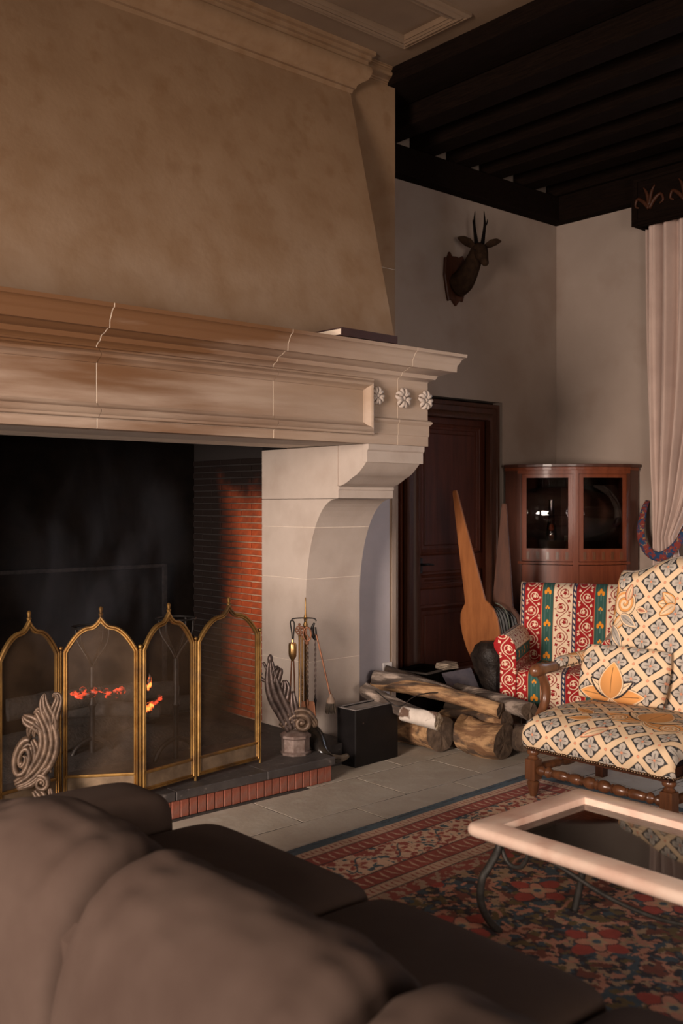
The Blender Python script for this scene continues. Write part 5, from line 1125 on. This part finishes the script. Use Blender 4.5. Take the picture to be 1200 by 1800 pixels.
# arms
for y, sg in ((YBk+.012, 1), (YA-.012, -1)):
    MB().tube([(4.160,y,.625),(4.175,y,.630),(4.21,y,.630),(4.27,y,.632),(4.34,y,.634)], [.018,.034,.036,.028,.027], seg=14).sphere((4.175,y,.628), .033, 14, 9).build('arm_front', WAL, t, smooth=True)
    MB().tube([(4.205,y,.618),(4.235,y,.585),(4.262,y,.53),(4.262,y,.47),(4.235,y,.42),(4.20,y,.375),(4.175,y-.0*sg,.31),(4.170,y-.012*sg,.262)], [.024,.027,.029,.029,.028,.027,.025,.023], seg=12, flat=.8, flatdir=(0,1,0)).build('arm_support', WAL, t, smooth=True)
    MB().tube([(4.33,y,.632),(4.50,y,.645),(4.76,y,.665)], [.024,.024,.022], seg=10).build('arm_rail', WAL, t, smooth=True)
    def armfn(U, V, y=y):
        a = PI*(1.15-1.30*U); x = 4.345+.39*V; rr = .036*np.sqrt(np.clip(1-(2*np.clip(V,0,1)-1)**10,0,1)); return x, y+np.cos(a)*rr*1.05*(-1), .640+.02*V+np.sin(a)*rr*1.15
    patch('arm_pad', 50, 130, armfn, lambda U, V: trellis(U*.13, V*.39+.05, [('petal',.03,.12,PI*.4,.16,.07),('curl',.09,.26,.04,ORG,1)]), FAB1, t)
    s = MB()
    for k in range(26): s.sphere((4.35+.0148*k, y-.036, .634+.0008*k), .0055, 6, 4)
    o = s.build('arm_nails', bpy.data.materials['nail_brass'], t, smooth=True); o['kind'] = 'stuff'
# lumbar cushion
def cushion(name, ctr, W_, H_, T_, uax, vax, colfn, m, parent, nu=200, nv=140, pw=.35):
    c = Vector(ctr); ua = Vector(uax).normalized(); va = Vector(vax).normalized(); na = ua.cross(va).normalized()
    for sg in (1, -1):
        def fn(U, V, sg=sg):
            a = 2*U-1; b = 2*V-1; th = T_*.5*np.power(np.clip((1-a**2),0,1), pw)*np.power(np.clip((1-b**2),0,1), pw)
            pin = 1-.05*(b**2)*np.abs(a)**2; pin2 = 1-.05*(a**2)*np.abs(b)**2
            P_ = [c[i]+ua[i]*a*W_/2*(1-.04*(1-b**2)*0)*pin+va[i]*b*H_/2*pin2+na[i]*th*sg for i in range(3)]; return P_[0], P_[1], P_[2]
        k = 1 if sg > 0 else .3
        patch(name, int(nu*k), int(nv*k), fn, (lambda U, V: colfn(U*W_, V*H_)) if colfn else None, m, parent)
pc_ = thing('lumbar_cushion', (4.58, 2.97, .45), 'oblong trellis cushion with one large orange palmette, leaning on the armchair back', 'cushion', local=True)
cushion('cushion_cover', (0,0,.145), .50, .30, .13, (.10,-1,0), (.30,0,1), lambda s_, t_: trellis(s_+.02, t_+.03, [('palmette', .235,.055,1.0,PI/2)]), FAB1, pc_, 210, 130)
# ================================================================ STRIPED ARMCHAIR
t = thing('striped_armchair', (5.294, 3.884, 0), 'upholstered armchair in red, cream and green floral stripes, standing before the corner cabinet', 'armchair', rz=math.atan2(-.875,.483), local=True)
def sbackfn(U, V):
    x = -.335+.67*U; z = .40+.555*V; ex = np.clip(np.minimum(U,1-U)*.67/.045,0,1); ez = np.clip((1-V)*.555/.05,0,1)
    bl = np.sqrt(np.clip(1-(1-ex)**2,0,1))*np.sqrt(np.clip(1-(1-ez)**2,0,1)); return x*(1-.03*(1-V)), .27+.13*V-.085*bl-.02*np.sin(PI*U)*np.sin(PI*V), z
patch('backrest', 260, 220, sbackfn, lambda U, V: stripes(.67*U, .555*V+.02, off=-.012+0*PER+PER), FAB2, t)
def sbackr(U, V): x,y,z = sbackfn(U,V); yb = .27+.13*V; return x, yb+(yb-y)*.6+.03, z
patch('back_panel', 40, 40, sbackr, lambda U, V: stripes(.67*U, .555*V), FAB2, t)
sideq = MB()
ap = [(.245,.42),(.245,.56),(.252,.615),(.272,.655),(.305,.678),(.340,.680),(.372,.660),(.388,.625),(.384,.592),(.366,.565),(.352,.545),(.348,.50),(.348,.20)]
apn = np.array(ap); at_ = np.concatenate([[0], np.cumsum(np.hypot(*np.diff(apn, axis=0).T))])
for sg in (-1, 1):
    def armf(U, V, sg=sg):
        T = U*at_[-1]; X = sum(np.interp(np.clip(T+k*.006,0,at_[-1]), at_, apn[:,0]) for k in (-1,0,1))/3; Z = sum(np.interp(np.clip(T+k*.006,0,at_[-1]), at_, apn[:,1]) for k in (-1,0,1))/3
        y = -.31+.60*V; e = np.clip(V*.60/.03,0,1); k = 1-.10*(1-np.sqrt(np.clip(1-(1-e)**2,0,1))); cx, cz = .315, .52
        X = cx+(X-cx)*k; Z = np.where(Z > .3, cz+(Z-cz)*(1-(1-k)*.6), Z); return sg*X, y, Z-.0*V
    patch('arm', 220, 180, armf, lambda U, V: stripes(U*at_[-1]+.055, V*.60), FAB2, t)
    # front face of the arm
    def af(U, V, sg=sg):
        z = .195+.485*V; xi = np.interp(z, [.19,.56,.615,.655,.672,.681], [.245,.245,.252,.272,.290,.318]); xo = np.interp(z, [.19,.50,.545,.565,.592,.625,.660,.674,.681], [.348,.348,.352,.366,.384,.388,.372,.350,.324])
        e = np.minimum(U,1-U)*2; return sg*(xi+(xo-xi)*U), -.3105-.010*np.sqrt(np.clip(1-(1-np.clip(e*2,0,1))**2,0,1)), z
    patch('arm_front', 60, 200, af, lambda U, V: vine(np.broadcast_to(RED, U.shape+(3,)).copy(), af(U,V,1)[0]-.300-.02*(V > .8)*(V-.8)/.2, .485*V+.03, .12, WHT), FAB2, t)
def sseat(U, V):
    T = V*.78; x = -.248+.496*U
    pts = np.array([(-.300,.19),(-.302,.40),(-.295,.435),(-.265,.455),(-.1,.465),(.25,.45)]); tt = np.concatenate([[0], np.cumsum(np.hypot(*np.diff(pts, axis=0).T))]); T = V*tt[-1]
    y = sum(np.interp(np.clip(T+k*.012,0,tt[-1]), tt, pts[:,0]) for k in (-1,0,1))/3; z = sum(np.interp(np.clip(T+k*.012,0,tt[-1]), tt, pts[:,1]) for k in (-1,0,1))/3
    return x, y, z
patch('seat', 200, 300, sseat, lambda U, V: stripes(.496*U+.0, V*.82, off=PER-.012+.087), FAB2, t)
MB().box(-.34,.34,-.27,.30,.17,.21).build('base_frame', WALD, t)
for x in (-.30,.30):
    for y in (-.26,.30): MB().lathe([(.0,0),(.016,0),(.024,.10),(.028,.17),(.0,.175)], (x,y,0), seg=12).build('leg', WALD, t, smooth='auto')
# ================================================================ COFFEE TABLE
t = thing('coffee_table', (2.85, 1.64, 0), 'low coffee table with pink marble frame, inset glass top and curved black iron legs', 'coffee table')
TX0, TX1, TY0, TY1, TZ = 2.535, 3.175, 1.02, 2.255, .42
marble = mat('pink_marble', (.76,.50,.39), (.88,.67,.54), 7, .3, c3=(.66,.40,.30), s3=5, t3=(.55,.68), bump=.03, coat=.15)
tprof = [(0.006,.0),(-.004,.006),(-.010,.016),(-.010,.028),(-.004,.038),(.006,.043),(.080,.043),(.086,.040),(.088,.034),(.088,.0)]
rc = .035; path = []
for cx, cy, a0 in ((TX1-rc,TY1-rc,0),(TX0+rc,TY1-rc,90),(TX0+rc,TY0+rc,180),(TX1-rc,TY0+rc,270)):
    for k in range(5): a = R(a0+k*22.5); path.append((cx+rc*math.cos(a), cy+rc*math.sin(a)))
def ringtop():
    s = MB(); m = len(tprof); v = []; f = []; cxm, cym = (TX0+TX1)/2, (TY0+TY1)/2; n = len(path)
    for i, (px_, py_) in enumerate(path):
        q = i//5; a = R((0,90,180,270)[q]+(i % 5)*22.5); nx_, ny_ = math.cos(a), math.sin(a)
        cx_, cy_ = ((TX1-.088-.0, TY1-.088),(TX0+.088,TY1-.088),(TX0+.088,TY0+.088),(TX1-.088,TY0+.088))[q]
        for a_, b_ in tprof:
            if a_ < .05: v.append((px_-nx_*a_, py_-ny_*a_, TZ-.043+b_))
            else:
                e = (a_-.088); v.append((cx_-(1 if cx_ < cxm else -1)*(-e)*1, cy_-(1 if cy_ < cym else -1)*(-e), TZ-.043+b_))
    for i in range(n):
        j = (i+1) % n
        for k in range(m): f.append((i*m+k, i*m+(k+1)%m, j*m+(k+1)%m, j*m+k))
    return s.add(v, f)
ringtop().build('marble_frame', marble, t, smooth='auto', merge=True)
tg = glass.copy(); tg.name = 'table_glass'
for nd in tg.node_tree.nodes:
    if nd.type == 'BSDF_TRANSPARENT': nd.inputs[0].default_value = (.8,.79,.77,1)
    if nd.type == 'FRESNEL': nd.inputs[0].default_value = 1.75
B('glass_top', TX0+.07, TX1-.07, TY0+.07, TY1-.07, TZ-.034, TZ-.026, tg, t, bevel=0)
ir = mat('dusty_iron', (.035,.032,.028), (.07,.062,.054), 30, .55, metal=.4, bump=.2)
def strap(s, pts, w=.011, th=.004, fd=(0,1,0)): s.tube(pts, w, seg=8, sub=5, flat=th/w*2, flatdir=fd); return s
for (sx, X0) in ((-1, TX0), (1, TX1)):
    for (sy, Y0) in ((1, TY1), (-1, TY0)):
        dyy = .0 if sx < 0 else .075; bb = 1 if sx < 0 else .25
        xx = lambda a: X0-sx*(a*bb+.135*(1-bb)); yy = lambda a: Y0-sy*(a+dyy)
        strap(MB(), [(xx(.125),yy(.045),TZ-.045),(xx(.115),yy(.045),TZ-.10),(xx(.075),yy(.04),.270),(xx(.045),yy(.03),.225),(xx(.050),yy(.02),.15),(xx(.10),yy(.01),.07),(xx(.165),yy(.005),.0105)], .013, .007, (0,1,0)).build('leg', ir, t, smooth=True)
        MB().tube([(xx(.125),yy(.05),TZ-.045),(xx(.125),yy(.05),TZ-.10),(xx(.125),yy(.08),TZ-.145),(xx(.125),yy(.13),TZ-.145),(xx(.125),yy(.16),TZ-.10),(xx(.125),yy(.16),TZ-.045)], .008, seg=8).build('bracket_loop', ir, t, smooth=True)
    x_ = X0-sx*.125
    MB().tube([(x_,TY1-.13,TZ-.085),(x_,TY1-.20,TZ-.083),(x_,TY1-.30,TZ-.10),(x_,TY1-.47,TZ-.142),(x_,TY1-.62,TZ-.155),(x_,TY0+.47,TZ-.142),(x_,TY0+.30,TZ-.10),(x_,TY0+.20,TZ-.083),(x_,TY0+.13,TZ-.085)], .0075, seg=8, sub=6).build('wavy_rail', ir, t, smooth=True)
for Y0, sy in ((TY1,1),(TY0,-1)): MB().tube([(TX0+.125,Y0-sy*.05,TZ-.055),(TX1-.125,Y0-sy*.05,TZ-.055)], .008, seg=8, sub=1).build('cross_rail', ir, t, smooth='auto')
MB().tube([(TX0+.125,TY1-.05,TZ-.055),(TX0+.125,TY0+.05,TZ-.055)], .006, seg=8, sub=1).tube([(TX1-.125,TY1-.05,TZ-.055),(TX1-.125,TY0+.05,TZ-.055)], .006, seg=8, sub=1).build('side_rail', ir, t, smooth='auto')
# ================================================================ SOFA (faces +X, seen over its back)
sofa_m = mat('sofa_cloth', (.038,.023,.017), (.052,.034,.026), 3, .85, bump=.35, bscale=420, bdist=.0015, spec=.15)
t = thing('brown_sofa', (1.35, 1.6, 0), 'long brown upholstered sofa with rolled padded back, seen from behind in the foreground', 'sofa')
bp_ = np.array([(.905,.10),(.885,.30),(.890,.48),(.925,.60),(.985,.690),(1.065,.735),(1.140,.745),(1.215,.715),(1.270,.65),(1.305,.56),(1.33,.44),(1.335,.30)])
bt = np.concatenate([[0], np.cumsum(np.hypot(*np.diff(bp_, axis=0).T))])
def backsec(y0, y1, nm, drop0=0, drop1=0, seed=0):
    def fn(U, V):
        T = U*bt[-1]; X = sum(np.interp(np.clip(T+k*.02,0,bt[-1]), bt, bp_[:,0]) for k in (-2,-1,0,1,2))/5; Z = sum(np.interp(np.clip(T+k*.02,0,bt[-1]), bt, bp_[:,1]) for k in (-2,-1,0,1,2))/5
        e = np.minimum(V,1-V)*(y1-y0); k = np.sqrt(np.clip(1-(1-np.clip(e/.16,0,1))**2,0,1)); up = sstep((Z-.25)/.3)
        kk = 1-((1-k)*.13+.17*np.exp(-(e/.024)**1.1))*up; cx, cz = 1.11, .47
        X2 = cx+(X-cx)*kk*(1+.035*np.sin(PI*V)); Z2 = cz+(Z-cz)*np.where(Z > cz, kk*(1+.035*np.sin(PI*V)), 1)
        Z2 = Z2-(drop0*sstep(1-V*2.2)+drop1*sstep((V-.45)*1.8))*up
        wr_ = .010*(vnoise(V*3+seed, T*9, 3, 40+seed)-.5)*up+.006*np.sin((V*30+T*8))*np.exp(-((e-.12)/.07)**2)*up
        return X2, y0+(y1-y0)*V, Z2+wr_
    return patch(nm, 90, 110, fn, None, sofa_m, t)
backsec(1.975, 2.83, 'back_cushion', 0, .09, 1); backsec(1.165, 1.972, 'back_cushion', 0, 0, 2); backsec(.36, 1.162, 'back_cushion', 0, 0, 3)
B('back_core', .95, 1.27, .30, 2.86, .08, .60, sofa_m, t, bevel=.03)
def rbox(nm, x0, x1, y0, y1, z0, z1, r=.05, puff=.02, parent=t, n=36):
    """soft box: a superellipsoid-like cushion"""
    U = np.linspace(0, 2*PI, 4*n+1)[:-1]; v = []; f = []; cx, cy, cz = (x0+x1)/2, (y0+y1)/2, (z0+z1)/2; hx, hy, hz = (x1-x0)/2, (y1-y0)/2, (z1-z0)/2
    m = n; P_ = []
    for j in range(m+1):
        ph = -PI/2+PI*j/m
        for a in U:
            sgp = lambda q, e: math.copysign(abs(q)**e, q); ex = .22
            x = sgp(math.cos(ph), ex)*sgp(math.cos(a), ex); y = sgp(math.cos(ph), ex)*sgp(math.sin(a), ex); z = sgp(math.sin(ph), .35)
            pz = puff*(1-x*x)*(1-y*y)*z; v.append((cx+hx*x, cy+hy*y, cz+hz*z+pz))
    k = len(U)
    for j in range(m):
        for i in range(k): f.append((j*k+i, j*k+(i+1)%k, (j+1)*k+(i+1)%k, (j+1)*k+i))
    return MB().add(v, f).build(nm, sofa_m, parent, smooth=True)
for y0, y1 in ((1.992,2.83),(1.232,1.988),(.45,1.228)): rbox('seat_cushion', 1.25, 1.895, y0, y1, .26, .447, puff=.015)
B('seat_base', .93, 1.86, .30, 3.06, .07, .27, sofa_m, t, bevel=.02)
rbox('arm', .95, 1.765, 2.835, 3.10, .10, .55, puff=.012); rbox('arm', .95, 1.86, .18, .45, .10, .60, puff=.02)
for x, y in ((.98,.36),(.98,3.0),(1.80,.36),(1.80,3.0)): MB().lathe([(.0,0),(.022,0),(.03,.07),(.0,.075)], (x,y,0 if x < 1.3 and y > 2 else .009), seg=12).build('leg', WALD, t, smooth='auto')
